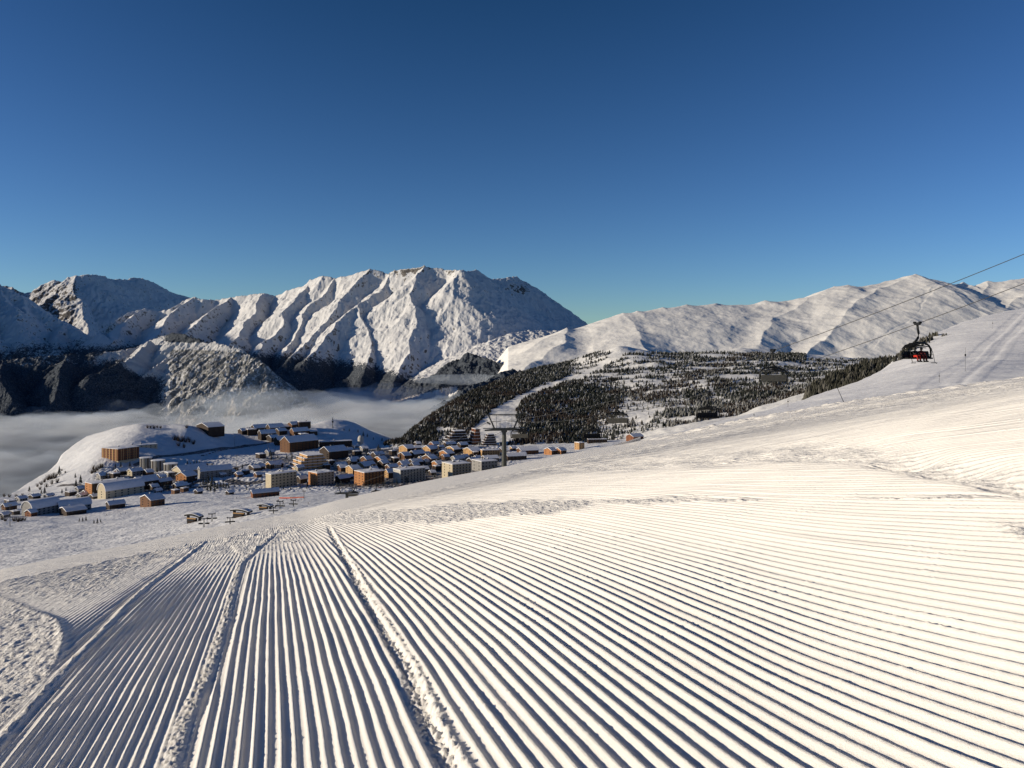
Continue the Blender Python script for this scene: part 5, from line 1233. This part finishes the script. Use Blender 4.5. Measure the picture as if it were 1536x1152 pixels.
# pylons
def pylon(y,label,top=None):
    xa,_,za=ropeA(y,0); xb,_,zb=ropeA(y,1); cx=(xa+xb)/2; z=za
    zg=z-(9.5 if y<200 else 13); gap=(xb-xa)
    e=empty('lift_pylon',(cx,y,zg),R(12),label,'lift pylon'); h=z-zg
    MB().tube([(0,0,-3),(0,0,h-1.6)],[.62,.42] if y<200 else [.7,.5],12).build('post',M['steel'],e)
    hw=gap/2
    t=1.55
    arm=MB().prism([(-hw*1.25,h-1.85),(hw*1.25,h-1.85),(hw*1.25,h-1.6),(hw*.5,h-1.35),(-hw*.5,h-1.35),(-hw*1.25,h-1.6)],-.18,.18); arm.box(-.55,.55,-.4,.4,h-2.2,h-1.3); arm.build('crossarm',M['steel'],e)
    MB().tube([(-hw-.4,0,h+t),(hw+.4,0,h+t)],.1,8).tube([(-hw-.2,0,h+t-.25),(hw+.2,0,h+t-.25)],.05,6).build('top_beam',M['steel'],e)
    for s in(-1,1):
        MB().add([(s*(hw*.62)-.16,-.14,h-1.4),(s*(hw*.62)+.16,-.14,h-1.4),(s*(hw*.62)+.16,.14,h-1.4),(s*(hw*.62)-.16,.14,h-1.4),(s*(hw+.05)-.14,-.12,h+t),(s*(hw+.05)+.14,-.12,h+t),(s*(hw+.05)+.14,.12,h+t),(s*(hw+.05)-.14,.12,h+t)],[(3,2,1,0),(4,5,6,7),(0,1,5,4),(1,2,6,5),(2,3,7,6),(3,0,4,7)]).build('strut',M['steel'],e)
        sb=MB().box(s*hw-.08,s*hw+.08,-1.9,1.9,-.32+h,-.12+h); 
        ba=sb.build('sheave_beam',M['darksteel'],e)
        for i in range(6):
            yy=-1.6+i*.64; MB().tube([(s*hw-.07,yy,h-.22),(s*hw+.07,yy,h-.22)],.2,10).build('sheave_wheel',M['black'],e)
        rl=MB()
        for yy in(-1.6,1.6):
            rl.tube([(s*hw*.25,yy*.3,h-1.4),(s*hw*.25,yy*.3,h+.1),(s*hw*.75,yy*.3,h+.1),(s*hw*.75,yy*.3,h-1.4)],.035,5)
        rl.tube([(s*hw*.5,0,h-1.4),(s*hw*.5,0,h+t)],.035,5).box(s*hw*.2,s*hw*1.35,-.55,.55,h-1.34,h-1.28)
        rl.build('walkway',M['steel'],e)
    ld=MB()
    for q in range(int(h/ .6)): ld.box(-.25,.25,-.75,-.7,q*.6,q*.6+.05)
    ld.box(-.28,-.24,-.76,-.7,0,h-2).box(.24,.28,-.76,-.7,0,h-2).build('ladder',M['steel'],e)
    return e
pylon(170,'tall chairlift pylon with a wide crossarm rising behind the crest of the piste')
pylon(283,'small distant chairlift pylon just over the near crest')

for px,pb,hp,lab in [(306,791,13,'small dark T-shaped lift post left of the lift station with the hump roof'),(345,787,11,'small dark T-shaped lift post between the two main lift stations'),(318,783,12,'small dark T-shaped lift post right of the lift station with the hump roof'),(420,764,12,'small dark T-shaped lift post on the busy snow front behind the crest'),(440,760,10,'small dark T-shaped lift post nearest the small lower pylon'),(410,770,10,'small dark T-shaped lift post half hidden behind the crest')]:
    x,y,z=at_v(px,pb); h=hp/FP*y; e=empty('lift_post',(x,y,z),random.uniform(-.4,.4),lab,'lift post')
    MB().tube([(0,0,-1),(0,0,h)],[.3,.22],8).build('post',M['darksteel'],e); MB().box(-h*.42,h*.42,-.2,.2,h-.3,h+.1).box(-h*.42,-h*.3,-.7,.7,h+.1,h+.4).box(h*.3,h*.42,-.7,.7,h+.1,h+.4).build('crossarm',M['darksteel'],e)
    for s_ in(-1,1): MB().box(s_*h*.36-1.2,s_*h*.36+1.2,-.3,.3,h*.35,h*.5).tube([(s_*h*.36,0,h*.45),(s_*h*.36,0,h)],.08,5).build('hanging_seat',M['black'],e)
# slanted marker pole and little snow cone on the right
def near_at(px,py):
    x,y=near_hit(px,py); return float(x),float(y),float(z_near(np.array([x]),np.array([y]))[0])
x,y,z=RGT.hit(1268,604) ; y=min(y,190); x=(1268-CX)/FP*y; z=float(RGT.z(np.array([x]),np.array([y]))[0])
e=empty('marker_pole',(x,y,z),0,'thin slanted marker pole stuck in the snow at the top of the piste','pole')
hh=26/FP*y; MB().tube([(0,0,-.5),(-.5*hh,0,hh)],[.09,.05],8).build('pole',M['darksteel'],e); MB().tube([(-.44*hh,0,hh*.88),(-.5*hh,0,hh)],[.11,.11],8).build('tip_band',M['darksteel'],e)
# snow guns / poles on the right-hand slope
for px,pb,pt in [(1448,556,521),(1489,493,480),(1409,573,560),(1182,610,598),(1131,628,620)]:
    x,y,z=RGT.hit(px,pb); h=max(.9,(pb-pt)/FP*y)
    e=empty('piste_pole',(x,y,z),0,{1448:'tall thin piste pole halfway up the tracks on the right slope',1489:'small piste pole high on the right slope',1409:'short piste pole at the foot of the tracks',1182:'short piste pole at the edge below the shrubs',1131:'tiny piste pole nearest the hanging black chair'}[px],'pole')
    MB().tube([(0,0,-.4),(0,0,h)],.035,6).build('pole',M['darksteel'],e); MB().box(-.22,.22,-.02,.02,h*.62,h*.72).build('marker_disc',M['darksteel'],e)
